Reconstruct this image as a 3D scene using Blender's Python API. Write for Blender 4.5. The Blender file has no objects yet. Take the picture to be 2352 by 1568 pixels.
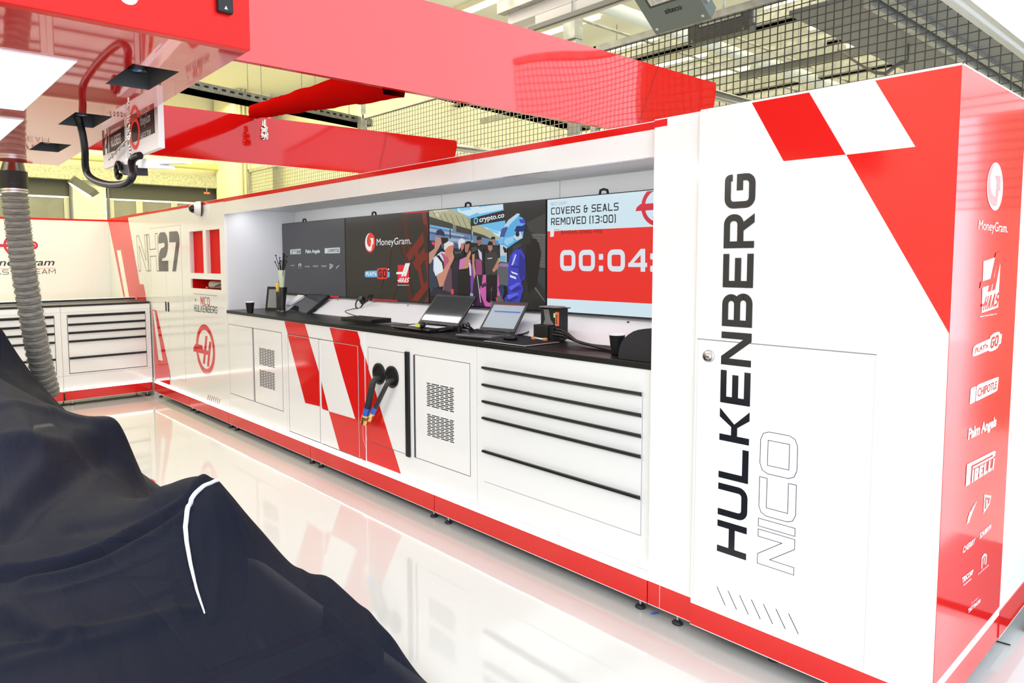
import bpy, bmesh, math, random
import numpy as np
from mathutils import Vector, Matrix
random.seed(7)
S = bpy.context.scene
COL = S.collection
# ------------------------------------------------------------------ camera (fitted to the photograph)
F_PX = 1618.545
CAM = np.array([0.7142, -2.7492, 1.6868])
PPX, PPY = 1050.3, 719.28
def _rot(a, b, c):
    ca, sa, cb, sb = math.cos(a), math.sin(a), math.cos(b), math.sin(b)
    fw = np.array([sa*cb, ca*cb, sb]); r = np.array([ca, -sa, 0.0]); u = np.cross(r, fw)
    return r*math.cos(c)+u*math.sin(c), -r*math.sin(c)+u*math.cos(c), fw
RGT, UP, FWD = _rot(-0.8674, -0.0761, -0.0065)
def ray(x, y): return FWD*F_PX + RGT*(x-PPX) - UP*(y-PPY)
def PY(x, y, Y):
    d = ray(x, y); return CAM + d*((Y-CAM[1])/d[1])
def PX(x, y, X):
    d = ray(x, y); return CAM + d*((X-CAM[0])/d[0])
def PZ(x, y, Z):
    d = ray(x, y); return CAM + d*((Z-CAM[2])/d[2])
cam = bpy.data.cameras.new('camera'); camo = bpy.data.objects.new('camera', cam); COL.objects.link(camo)
cam.sensor_width = 36; cam.lens = F_PX*36/2352
cam.shift_x = (1176-PPX)/2352; cam.shift_y = -(784-PPY)/2352
cam.clip_start = 0.05; cam.clip_end = 200
R = Matrix((RGT, UP, -FWD)).transposed().to_4x4()
camo.matrix_world = Matrix.Translation(Vector(CAM)) @ R
S.camera = camo
# ------------------------------------------------------------------ materials
MATS = {}
def mat(name, col, rough=0.5, metal=0.0, spec=0.5, emit=None, es=0.0, coat=0.0, ior=1.5, bump=None, alpha=1.0):
    if name in MATS: return MATS[name]
    m = bpy.data.materials.new(name); m.use_nodes = True
    nt = m.node_tree; b = nt.nodes['Principled BSDF']
    b.inputs['Base Color'].default_value = (*col, 1); b.inputs['Roughness'].default_value = rough
    b.inputs['Metallic'].default_value = metal; b.inputs['IOR'].default_value = ior
    b.inputs['Specular IOR Level'].default_value = spec
    b.inputs['Coat Weight'].default_value = coat; b.inputs['Coat Roughness'].default_value = 0.05
    b.inputs['Alpha'].default_value = alpha
    if emit is not None:
        b.inputs['Emission Color'].default_value = (*emit, 1); b.inputs['Emission Strength'].default_value = es
    if bump:
        sc, st = bump
        tc = nt.nodes.new('ShaderNodeTexCoord'); n = nt.nodes.new('ShaderNodeTexNoise'); bp = nt.nodes.new('ShaderNodeBump')
        n.inputs['Scale'].default_value = sc; n.inputs['Detail'].default_value = 3
        bp.inputs['Strength'].default_value = st; bp.inputs['Distance'].default_value = 0.01
        nt.links.new(tc.outputs['Object'], n.inputs['Vector']); nt.links.new(n.outputs['Fac'], bp.inputs['Height'])
        nt.links.new(bp.outputs['Normal'], b.inputs['Normal'])
    MATS[name] = m
    return m
def noisy(name, c1, c2, scale, rough, metal=0.0, stretch=(1, 1, 1), spec=0.5):
    if name in MATS: return MATS[name]
    m = mat(name, c1, rough, metal, spec); nt = m.node_tree; b = nt.nodes['Principled BSDF']
    tc = nt.nodes.new('ShaderNodeTexCoord'); mp = nt.nodes.new('ShaderNodeMapping'); mp.inputs['Scale'].default_value = stretch
    n = nt.nodes.new('ShaderNodeTexNoise'); n.inputs['Scale'].default_value = scale; n.inputs['Detail'].default_value = 6
    r = nt.nodes.new('ShaderNodeValToRGB'); r.color_ramp.elements[0].color = (*c1, 1); r.color_ramp.elements[1].color = (*c2, 1)
    r.color_ramp.elements[0].position = .35; r.color_ramp.elements[1].position = .65
    L = nt.links.new
    L(tc.outputs['Object'], mp.inputs['Vector']); L(mp.outputs['Vector'], n.inputs['Vector']); L(n.outputs['Fac'], r.inputs['Fac']); L(r.outputs['Color'], b.inputs['Base Color'])
    return m
def glow(col, st=1.0):
    k = 'glow_%02x%02x%02x_%d' % (*[int(255*max(0, min(1, c))) for c in col], int(st*100))
    if k in MATS: return MATS[k]
    m = mat(k, (0.01, 0.01, 0.01), 0.3, spec=.15, emit=col, es=st)
    return m
def srgb(r, g, b):
    f = lambda c: (c/255/12.92) if c <= 10 else ((c/255+.055)/1.055)**2.4
    return (f(r), f(g), f(b))
WHITE = mat('white_laminate', (0.86, 0.86, 0.855), 0.10, spec=0.5)
WHITE_M = mat('white_matt', (0.80, 0.80, 0.80), 0.5)
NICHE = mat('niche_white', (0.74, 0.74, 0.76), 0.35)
RED = mat('red_vinyl', (0.72, 0.012, 0.010), 0.09, spec=0.6)
REDG = mat('red_gloss_panel', (0.70, 0.008, 0.006), 0.03, spec=0.9, ior=1.58, coat=0.4)
REDB = mat('red_beam_gloss', (0.70, 0.008, 0.006), 0.04, spec=0.9)
REDM = mat('red_beam_sheen', (0.66, 0.006, 0.005), 0.06, spec=0.42)
REDN = mat('red_niche', (0.74, 0.004, 0.003), 0.5, spec=0.1)
BLACK = mat('black_vinyl', (0.012, 0.013, 0.018), 0.18)
BLK = mat('black_plastic', (0.008, 0.008, 0.009), 0.4, spec=.35)
BLKM = mat('black_matt', (0.006, 0.006, 0.007), 0.6, spec=.3)
TOP = mat('black_worktop', (0.007, 0.007, 0.008), 0.33, spec=0.4)
GAP = mat('shadow_gap', (0.05, 0.05, 0.05), 0.6)
GAPL = mat('pale_gap', (0.42, 0.42, 0.44), 0.5)
STEEL = mat('steel', (0.55, 0.55, 0.56), 0.28, metal=1.0)
CHROME = mat('chrome', (0.75, 0.75, 0.76), 0.12, metal=1.0)
GALV = noisy('galvanised', (0.32, 0.32, 0.31), (0.46, 0.46, 0.44), 9, 0.45, 0.6)
ALU = mat('aluminium', (0.72, 0.72, 0.73), 0.35, metal=0.9)
RUB = mat('rubber', (0.02, 0.02, 0.022), 0.55)
WINK = mat('white_ink', (0.9, 0.9, 0.9), 0.25)
CREAM = mat('cream_paint', (0.82, 0.79, 0.66), 0.6)
LED = mat('led_strip', (0.9, 0.9, 0.9), 0.3, emit=(1, 0.99, 0.95), es=3.2)
FOIL = mat('red_foil', (0.50, 0.004, 0.003), 0.3, spec=0.0)
# ------------------------------------------------------------------ mesh builder
class MB:
    def __init__(s): s.v = []; s.f = []; s.m = []; s.sm = []; s.mats = []
    def mi(s, m):
        if m not in s.mats: s.mats.append(m)
        return s.mats.index(m)
    def face(s, pts, m, smooth=False):
        n = len(s.v); s.v += [tuple(p) for p in pts]; s.f.append(tuple(range(n, n+len(pts)))); s.m.append(s.mi(m)); s.sm.append(smooth)
    def mesh(s, V, Fc, m, smooth=False):
        n = len(s.v); s.v += [tuple(p) for p in V]
        for f in Fc: s.f.append(tuple(n+i for i in f)); s.m.append(s.mi(m)); s.sm.append(smooth)
    def box(s, x0, x1, y0, y1, z0, z1, m, bev=0.0):
        if bev <= 0:
            V = [(x, y, z) for x in (x0, x1) for y in (y0, y1) for z in (z0, z1)]
            s.mesh(V, [(0, 1, 3, 2), (4, 6, 7, 5), (0, 4, 5, 1), (2, 3, 7, 6), (0, 2, 6, 4), (1, 5, 7, 3)], m)
        else:
            bm = bmesh.new(); bmesh.ops.create_cube(bm, size=1)
            for v in bm.verts: v.co = ((x0+x1)/2+v.co.x*(x1-x0), (y0+y1)/2+v.co.y*(y1-y0), (z0+z1)/2+v.co.z*(z1-z0))
            bmesh.ops.bevel(bm, geom=bm.edges[:], offset=bev, segments=2, affect='EDGES', profile=.5)
            bm.verts.index_update()
            s.mesh([v.co[:] for v in bm.verts], [[v.index for v in f.verts] for f in bm.faces], m); bm.free()
        return s
    def obox(s, O, U, V, N, m):
        O, U, V, N = map(np.array, (O, U, V, N))
        P = [O+U*a+V*b+N*c for a in (0, 1) for b in (0, 1) for c in (0, 1)]
        s.mesh(P, [(0, 1, 3, 2), (4, 6, 7, 5), (0, 4, 5, 1), (2, 3, 7, 6), (0, 2, 6, 4), (1, 5, 7, 3)], m); return s
    def tube(s, path, r, m, n=10, cap=True, smooth=True):
        P = [np.array(p, float) for p in path]; rr = r if hasattr(r, '__len__') else [r]*len(P)
        t0 = P[1]-P[0]; t0 /= np.linalg.norm(t0)
        a = np.array([0, 0, 1.0]) if abs(t0[2]) < .9 else np.array([1.0, 0, 0])
        nx = np.cross(t0, a); nx /= np.linalg.norm(nx); V = []
        for i, p in enumerate(P):
            t = (P[min(i+1, len(P)-1)]-P[max(i-1, 0)]); t = t/(np.linalg.norm(t)+1e-12)
            nx = nx-t*(nx@t); nx /= np.linalg.norm(nx)+1e-12; ny = np.cross(t, nx)
            for k in range(n):
                a = 2*math.pi*k/n; V.append(p+rr[i]*(math.cos(a)*nx+math.sin(a)*ny))
        Fc = [(i*n+k, i*n+(k+1) % n, (i+1)*n+(k+1) % n, (i+1)*n+k) for i in range(len(P)-1) for k in range(n)]
        s.mesh(V, Fc, m, smooth)
        if cap:
            s.face(V[:n][::-1], m); s.face(V[-n:], m)
        return s
    def lathe(s, prof, c, m, n=24, axis=(0, 0, 1), smooth=True):
        c = np.array(c, float); ax = np.array(axis, float); ax /= np.linalg.norm(ax)
        a = np.array([1.0, 0, 0]) if abs(ax[0]) < .9 else np.array([0, 1.0, 0])
        u = np.cross(ax, a); u /= np.linalg.norm(u); w = np.cross(ax, u); V = []
        for (r, h) in prof:
            for k in range(n):
                t = 2*math.pi*k/n; V.append(c+ax*h+r*(math.cos(t)*u+math.sin(t)*w))
        s.mesh(V, [(i*n+k, i*n+(k+1) % n, (i+1)*n+(k+1) % n, (i+1)*n+k) for i in range(len(prof)-1) for k in range(n)], m, smooth)
        return s
    def disc(s, c, r, m, axis=(0, 0, 1), n=24):
        c = np.array(c, float); ax = np.array(axis, float); a = np.array([1.0, 0, 0]) if abs(ax[0]) < .9 else np.array([0, 1.0, 0])
        u = np.cross(ax, a); u /= np.linalg.norm(u); w = np.cross(ax, u)
        s.face([c+r*(math.cos(2*math.pi*k/n)*u+math.sin(2*math.pi*k/n)*w) for k in range(n)], m); return s
    def prism(s, pts, d, m):      # pts 3D polygon, d extrusion vector
        A = [np.array(p, float) for p in pts]; B = [p+np.array(d, float) for p in A]; n = len(A)
        s.face(A, m); s.face(B[::-1], m)
        for i in range(n): s.face([A[i], B[i], B[(i+1) % n], A[(i+1) % n]], m)
        return s
    def sphere(s, c, r, m, nu=16, nv=10, sc=(1, 1, 1)):
        V = []; c = np.array(c, float)
        for j in range(nv+1):
            t = math.pi*j/nv
            for k in range(nu):
                a = 2*math.pi*k/nu; V.append(c+np.array([r*sc[0]*math.sin(t)*math.cos(a), r*sc[1]*math.sin(t)*math.sin(a), r*sc[2]*math.cos(t)]))
        s.mesh(V, [(j*nu+k, (j+1)*nu+k, (j+1)*nu+(k+1) % nu, j*nu+(k+1) % nu) for j in range(nv) for k in range(nu)], m, True); return s
    def build(s, name, parent=None, kind=None, label=None, mods=()):
        me = bpy.data.meshes.new(name); me.from_pydata(s.v, [], s.f)
        for m in s.mats: me.materials.append(m)
        for p, mi, sm in zip(me.polygons, s.m, s.sm): p.material_index = mi; p.use_smooth = sm
        me.update()
        o = bpy.data.objects.new(name, me); COL.objects.link(o)
        if parent is not None:
            o.parent = parent; o.matrix_parent_inverse = wmat(parent).inverted()
        if kind: o['kind'] = kind
        if label: o['label'] = label
        return o
def wmat(o):
    if o.parent is None: return o.matrix_basis.copy()
    return wmat(o.parent) @ o.matrix_parent_inverse @ o.matrix_basis
def thing(name, label, cat, loc=(0, 0, 0), group=None):
    o = bpy.data.objects.new(name, None); COL.objects.link(o); o.location = [float(c) for c in loc]; o.empty_display_size = .1
    o['label'] = label; o['category'] = cat
    if group: o['group'] = group
    return o
def tag(o, label, cat, group=None):
    o['label'] = label; o['category'] = cat
    if group: o['group'] = group
    return o
def dup(root, loc, label, group=None, rz=None):
    r = root.copy(); COL.objects.link(r); r.location = [float(c) for c in loc]
    if rz is not None: r.rotation_euler = (0, 0, rz)
    r['label'] = label
    if group: r['group'] = group
    for ch in list(root.children):
        c = ch.copy(); COL.objects.link(c); c.parent = r; c.matrix_parent_inverse = ch.matrix_parent_inverse.copy()
        for g in list(ch.children):
            d = g.copy(); COL.objects.link(d); d.parent = c; d.matrix_parent_inverse = g.matrix_parent_inverse.copy()
    return r
# ------------------------------------------------------------------ flat graphics: 2D polygons mapped on a plane
class FR:                      # frame on a plane: origin + u*U + v*V + n*N
    def __init__(s, O, U, V, N): s.O, s.U, s.V, s.N = [np.array(a, float) for a in (O, U, V, N)]
    def p(s, u, v, n=0.0): return s.O+s.U*u+s.V*v+s.N*n
def yplane(Y): return FR((0, Y, 0), (1, 0, 0), (0, 0, 1), (0, -1, 0))
def xplane(X): return FR((X, 0, 0), (0, 1, 0), (0, 0, 1), (1, 0, 0))
def WY(x, y, Y=.03):
    p = PY(x, y, Y); return (p[0], p[2])
def WX(x, y, X=0.0):
    p = PX(x, y, X); return (p[1], p[2])
def G(mb, fr, polys, m, n=0.0006):
    for k, q in enumerate(polys): mb.face([fr.p(u, v, n+1.2e-5*(k % 40)) for (u, v) in q], m)
def clip(poly, x0, x1, y0, y1):
    def cl(P, f):
        out = []
        for i in range(len(P)):
            a, b = P[i], P[(i+1) % len(P)]; fa, fb = f(a), f(b)
            if fa >= 0: out.append(a)
            if (fa >= 0) != (fb >= 0):
                t = fa/(fa-fb); out.append((a[0]+(b[0]-a[0])*t, a[1]+(b[1]-a[1])*t))
        return out
    for f in (lambda p: p[0]-x0, lambda p: x1-p[0], lambda p: p[1]-y0, lambda p: y1-p[1]):
        if poly: poly = cl(poly, f)
    return poly
def rect(x0, x1, y0, y1): return [(x0, y0), (x1, y0), (x1, y1), (x0, y1)]
def ell(cx, cy, rx, ry=None, n=40): 
    ry = ry or rx
    return [(cx+rx*math.cos(2*math.pi*k/n), cy+ry*math.sin(2*math.pi*k/n)) for k in range(n)]
def rrect(x0, x1, y0, y1, r, n=5):
    out = []
    for (cx, cy, a0) in ((x1-r, y1-r, 0), (x0+r, y1-r, 90), (x0+r, y0+r, 180), (x1-r, y0+r, 270)):
        out += [(cx+r*math.cos(math.radians(a0+90*k/n)), cy+r*math.sin(math.radians(a0+90*k/n))) for k in range(n+1)]
    return out
def ringp(cx, cy, ro, ri, a0=0, a1=360, n=48, sy=1.0):
    q = []
    for k in range(n):
        a, b = math.radians(a0+(a1-a0)*k/n), math.radians(a0+(a1-a0)*(k+1)/n)
        q.append([(cx+ro*math.cos(a), cy+sy*ro*math.sin(a)), (cx+ro*math.cos(b), cy+sy*ro*math.sin(b)), (cx+ri*math.cos(b), cy+sy*ri*math.sin(b)), (cx+ri*math.cos(a), cy+sy*ri*math.sin(a))])
    return q
def stroke(pts, w, closed=False, fil=0.0, n=5):
    P = [np.array(p[:2], float) for p in pts]; N = len(P); fl = [p[2] if len(p) > 2 else fil for p in pts]; D = []
    for i in range(N):
        if (not closed and i in (0, N-1)) or fl[i] <= 0: D.append(P[i]); continue
        a = P[i-1]-P[i]; b = P[(i+1) % N]-P[i]; la, lb = np.linalg.norm(a), np.linalg.norm(b); a /= la; b /= lb
        ang = math.acos(max(-1, min(1, a@b)))
        if ang > 3.1: D.append(P[i]); continue
        d = min(fl[i]/math.tan(ang/2), la*.5, lb*.5); rr = d*math.tan(ang/2)
        bis = a+b; bis /= np.linalg.norm(bis); c = P[i]+bis*(rr/math.sin(ang/2))
        s0, s1 = P[i]+a*d-c, P[i]+b*d-c; t0 = math.atan2(s0[1], s0[0]); t1 = math.atan2(s1[1], s1[0]); dt = (t1-t0+math.pi) % (2*math.pi)-math.pi
        D += [c+rr*np.array([math.cos(t0+dt*k/n), math.sin(t0+dt*k/n)]) for k in range(n+1)]
    M = len(D); Lp = []; Rp = []
    for i in range(M):
        pr = D[i-1] if (closed or i > 0) else None; nx = D[(i+1) % M] if (closed or i < M-1) else None
        def nrm(v):
            l = np.linalg.norm(v); return v/l if l > 1e-9 else None
        d1 = nrm(D[i]-pr) if pr is not None else None; d2 = nrm(nx-D[i]) if nx is not None else None
        if d1 is None: d1 = d2
        if d2 is None: d2 = d1
        n1 = np.array([-d1[1], d1[0]]); n2 = np.array([-d2[1], d2[0]]); mm = n1+n2; l = mm@mm
        mm = mm*(2/l) if l > .3 else n1
        Lp.append(D[i]+mm*w/2); Rp.append(D[i]-mm*w/2)
    return [[tuple(Lp[i]), tuple(Lp[(i+1) % M]), tuple(Rp[(i+1) % M]), tuple(Rp[i])] for i in range(M if closed else M-1)]
def glyph(ch, W, w, fi):
    l, r, b, t, m = w/2, W-w/2, w/2, 1-w/2, .5
    st = lambda *a, **k: stroke(*a, **k)
    F = fi
    g = {
     'H': lambda: st([(l, 0), (l, 1)], w)+st([(r, 0), (r, 1)], w)+st([(0, m), (W, m)], w),
     'U': lambda: st([(l, 1), (l, b, F), (r, b, F), (r, 1)], w),
     'L': lambda: st([(l, 1), (l, b), (W, b)], w),
     'K': lambda: st([(l, 0), (l, 1)], w)+st([(l, m), (W*.5, m)], w)+[[(W-w*1.35, 1), (W, 1), (W*.5+w*.25, m), (W*.5-w*.55, m)], [(W-w*1.35, 0), (W*.5-w*.55, m), (W*.5+w*.25, m), (W, 0)]],
     'E': lambda: st([(W, t), (l, t), (l, b), (W, b)], w)+st([(l, m), (W*.88, m)], w),
     'F': lambda: st([(W, t), (l, t), (l, 0)], w)+st([(l, m), (W*.85, m)], w),
     'N': lambda: st([(l, 0), (l, 1)], w)+st([(r, 0), (r, 1)], w)+[[(0, 1), (w*1.25, 1), (W, 0), (W-w*1.25, 0)]],
     'B': lambda: st([(l, b), (r, b, F), (r, m, F), (l, m)], w)+st([(l, m), (r-w*.15, m, F), (r-w*.15, t, F), (l, t)], w)+st([(l, 0), (l, 1)], w),
     'P': lambda: st([(l, m-.05), (r, m-.05, F), (r, t, F), (l, t)], w)+st([(l, 0), (l, 1)], w),
     'R': lambda: st([(l, m-.05), (r, m-.05, F), (r, t, F), (l, t)], w)+st([(l, 0), (l, 1)], w)+[[(W-w*1.3, 0), (W, 0), (W*.62+w*.4, m-.05), (W*.62-w*.9, m-.05)]],
     'G': lambda: st([(r, .74), (r, t, F), (l, t, F), (l, b, F), (r, b, F), (r, m), (W*.52, m)], w),
     'C': lambda: st([(W, t), (l, t, F), (l, b, F), (W, b)], w),
     'O': lambda: st([(l, b), (r, b), (r, t), (l, t)], w, closed=True, fil=F),
     '0': lambda: st([(l, b), (r, b), (r, t), (l, t)], w, closed=True, fil=F),
     'D': lambda: st([(l, b), (r, b, F), (r, t, F), (l, t)], w, closed=True),
     'I': lambda: st([(W/2, 0), (W/2, 1)], w), '1': lambda: st([(W/2, 0), (W/2, t), (W/2-w*1.2, t-.06)], w),
     'T': lambda: st([(0, t), (W, t)], w)+st([(W/2, 0), (W/2, t)], w),
     'S': lambda: st([(W, t), (l, t, F), (l, m, F), (r, m, F), (r, b, F), (0, b)], w),
     'A': lambda: [[(W*.5-w*.6, 1), (W*.5+w*.6, 1), (w*1.1, 0), (0, 0)], [(W*.5-w*.6, 1), (W*.5+w*.6, 1), (W, 0), (W-w*1.1, 0)], rect(W*.2, W*.8, .22, .22+w)],
     'V': lambda: [[(0, 1), (w*1.1, 1), (W*.5+w*.6, 0), (W*.5-w*.6, 0)], [(W, 1), (W-w*1.1, 1), (W*.5-w*.6, 0), (W*.5+w*.6, 0)]],
     'X': lambda: [[(0, 1), (w*1.3, 1), (W, 0), (W-w*1.3, 0)], [(W, 1), (W-w*1.3, 1), (0, 0), (w*1.3, 0)]],
     'Y': lambda: st([(W/2, 0), (W/2, .5)], w)+[[(0, 1), (w*1.2, 1), (W/2+w/2, .45), (W/2-w/2, .45)], [(W, 1), (W-w*1.2, 1), (W/2-w/2, .45), (W/2+w/2, .45)]],
     'M': lambda: st([(l, 0), (l, 1)], w)+st([(r, 0), (r, 1)], w)+[[(0, 1), (w*1.3, 1), (W/2+w*.5, .3), (W/2-w*.5, .3)], [(W, 1), (W-w*1.3, 1), (W/2-w*.5, .3), (W/2+w*.5, .3)]],
     '2': lambda: st([(l, .72), (l, t, F), (r, t, F), (r, m, F), (l, m-.05, F), (l, b), (W, b)], w),
     '3': lambda: st([(0, t), (r, t, F), (r, m, F*.5), (W*.3, m)], w)+st([(W*.3, m), (r, m, F*.5), (r, b, F), (0, b)], w),
     '4': lambda: st([(W*.7, 0), (W*.7, 1)], w)+[[(W*.7-w*.7, 1), (W*.7+w*.5, 1), (w*1.1, .27), (0, .22)], rect(0, W, .2, .2+w*.95)],
     '7': lambda: st([(0, t), (r, t, F), (r, .66), ], w)+[[(W-w, .68), (W, .68), (W*.62+w*.1, 0), (W*.62-w*.95, 0)]],
     ':': lambda: [rect(W/2-w*.62, W/2+w*.62, .16, .16+w*1.24), rect(W/2-w*.62, W/2+w*.62, .66, .66+w*1.24)],
     '(': lambda: st([(W*.8, 1.02), (W*.35, .9, .1), (W*.35, .1, .1), (W*.8, -.02)], w), ')': lambda: st([(W*.2, 1.02), (W*.65, .9, .1), (W*.65, .1, .1), (W*.2, -.02)], w),
     '&': lambda: st([(W, .55), (l, .55, F), (l, b, F), (r-w, b, F), (r-w, .4)], w)+st([(r-w*1.4, t), (l, t, F), (l, .55, F), (W*.5, .55)], w)+st([(r-w, .7), (r-w, .3)], w),
    }
    return g[ch]() if ch in g else []
WID = {'I': .28, '1': .45, ':': .34, '(': .36, ')': .36, ' ': .35, 'M': 1.18}
def techno(txt, wd=.8, w=.15, sp=.14, fi=None, bev=0):
    """rounded square stroke lettering, height 1; returns polys and total width"""
    out = []; x = 0
    fi = w*.9 if fi is None else fi
    for ch in txt:
        W = wd*WID.get(ch, 1.0)
        if ch in 'I1': W = max(w*1.0, wd*.3 if ch == '1' else w)
        if ch == '1': W = w*2.4
        if ch != ' ':
            for q in glyph(ch, W, w, fi): out.append([(u+x, v) for u, v in q])
        x += W+sp
    return out, x-sp
_fc = {}
def fonttxt(txt, bold=0.0, shear=0.0):
    """built-in font text as flat polys normalised to its own bounding box (0..1 wide, 0..1 high), plus aspect"""
    k = (txt, bold, shear)
    if k in _fc: return _fc[k]
    c = bpy.data.curves.new('t', 'FONT'); c.body = txt; c.offset = bold; c.shear = shear; c.resolution_u = 3
    o = bpy.data.objects.new('t', c); COL.objects.link(o)
    dg = bpy.context.evaluated_depsgraph_get(); me = bpy.data.meshes.new_from_object(o.evaluated_get(dg))
    V = [(v.co.x, v.co.y) for v in me.vertices]; Fs = [tuple(p.vertices) for p in me.polygons]
    bpy.data.objects.remove(o); bpy.data.curves.remove(c); bpy.data.meshes.remove(me)
    x0 = min(v[0] for v in V); x1 = max(v[0] for v in V); y0 = min(v[1] for v in V); y1 = max(v[1] for v in V)
    q = [[((V[i][0]-x0)/(x1-x0), (V[i][1]-y0)/(y1-y0)) for i in f] for f in Fs]
    _fc[k] = (q, (x1-x0)/(y1-y0)); return _fc[k]
def quadmap(polys, c, w=1.0, h=1.0):
    """map unit polys bilinearly on the quad c = (bl, br, tr, tl)"""
    bl, br, tr, tl = [np.array(a, float) for a in c]
    return [[tuple(bl*(1-u/w)*(1-v/h)+br*(u/w)*(1-v/h)+tr*(u/w)*(v/h)+tl*(1-u/w)*(v/h)) for u, v in q] for q in polys]
def boxmap(polys, x0, x1, y0, y1, w=1.0, h=1.0): return [[(x0+(x1-x0)*u/w, y0+(y1-y0)*v/h) for u, v in q] for q in polys]
def emblem(cx, cy, r, sy=1.0):
    """ring with a slanted double-stemmed H whose bar runs out to the left"""
    q = ringp(0, 0, 1, .78, n=48)
    q += [[(-.32, -.6), (-.1, -.6), (.28, .55), (.06, .55)], [(.12, -.66), (.34, -.66), (.66, .36), (.44, .36)], [(-1.28, -.02), (-1.34, -.2), (.3, -.2), (.36, -.02)], [(-1.28, -.02), (-.25, -.02), (-.31, .14), (-1.05, .14)]]
    return [[(cx+r*u, cy+r*sy*v) for u, v in p] for p in q]
def haaslogo(x0, x1, y0, y1, neg=False):
    sx, sy = x1-x0, y1-y0; M = lambda P: [[(x0+sx*u, y0+sy*v) for u, v in q] for q in P]
    sq = M([[(.12, .12), (.92, .12), (.92, .93), (.12, .93)]])
    H = M([[(.36, .42), (.52, .42), (.84, 1.0), (.68, 1.0)], [(.56, .42), (.72, .42), (1.0, 1.0), (.84, 1.0)], [(0, .52), (.04, .62), (.72, .62), (.68, .52)]])
    t, wd = techno('HAAS', .62, .2, .1); t = boxmap(t, .16, .86, .15, .36, wd, 1); t = [[(u+.12*(v-.15)/.2, v) for u, v in q] for q in t]
    return sq, H, M(t)+M([[(.1, .22), (.3, .22), (.32, .26), (.1, .26)]])
def mgcircle(cx, cy, r, sy=1.0):
    """disc and the upturned arrow inside"""
    arrow = []; N = 26
    def pt(k):
        t = k/N; a = math.radians(98+192*t); ro = .96-.16*t**2; ri = ro-.015-.42*math.sin(math.pi*min(t*.62+.02, .5))
        return (ro*math.cos(a), ro*math.sin(a)), (ri*math.cos(a), ri*math.sin(a))
    for k in range(N):
        (o0, i0), (o1, i1) = pt(k), pt(k+1); arrow.append([o0, o1, i1, i0])
    o1, i1 = pt(N); arrow += [[(-.02, .46), (.64, .46), (.64, -.22)], [o1, (.52, .0), (.22, .26), i1]]
    return [ell(cx, cy, r, r*sy)], [[(cx+r*u, cy+r*sy*v) for u, v in q] for q in arrow]

# ================================================================== long run of garage cabinets (faces the car, y = 0.03)
FY = 0.03; H = 2.30
fp = yplane(FY)
def feet(t, spots, z=.067):
    for (x, y) in spots:
        b = MB(); b.lathe([(0.0, 0), (.024, 0), (.026, .006), (.014, .016), (.008, .018)], (x, y, 0), RUB, 16)
        b.tube([(x, y, .012), (x, y, z+.004)], .0065, STEEL, 8); b.lathe([(.013, z-.012), (.013, z)], (x, y, 0), ALU, 6)
        b.build('foot', t)
def plinth(x0, x1, label, led=True, y0=0.0, footx=None, depth=.6):
    t = thing('plinth', label, 'plinth', (x0, y0, 0), 'red plinths under the cabinets')
    b = MB(); b.box(x0+.003, x1-.003, y0, y0+.022, .067, .178, RED); b.box(x0+.003, x1-.003, y0-.0006, y0+.022, .0655, .0685, WHITE)
    b.box(x0+.003, x1-.003, y0+.022, y0+depth, .067, .072, BLKM); b.build('kickboard', t)
    b = MB(); b.prism([(x0, y0, .178), (x0, y0+.022, .178), (x0, y0+.030, .206), (x0, y0+.0295, .206)], (x1-x0, 0, 0), LED if led else WHITE)
    b.build('light_strip' if led else 'top_edge', t)
    feet(t, [(x, y) for x in (footx or (x0+.075, x1-.075)) for y in (y0+.055, y0+depth-.08)])
    return t
plinth(-6.080, -4.401, 'red plinth with glowing white top edge under the doors striped red and white')
plinth(-4.401, -2.767, 'red plinth with glowing top edge under the two hose outlets')
plinth(-2.767, -1.158, 'red plinth with glowing top edge under the five white drawers')
plinth(-7.165, -6.080, 'red plinth under the tall cabinet with the red display niches')
plinth(-8.40, -7.165, 'red plinth in the corner under the tall double doors')
LINES = {}
def gaps(b, x0, x1, z0, z1, Y, sides='tblr', w=.004, m=GAP):
    Z = Y-.0008
    if 't' in sides: b.box(x0-w, x1+w, Z, Z+.004, z1, z1+w, m)
    if 'b' in sides: b.box(x0-w, x1+w, Z, Z+.004, z0-w, z0, m)
    if 'l' in sides: b.box(x0-w, x0, Z, Z+.004, z0, z1, m)
    if 'r' in sides: b.box(x1, x1+w, Z, Z+.004, z0, z1, m)
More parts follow.
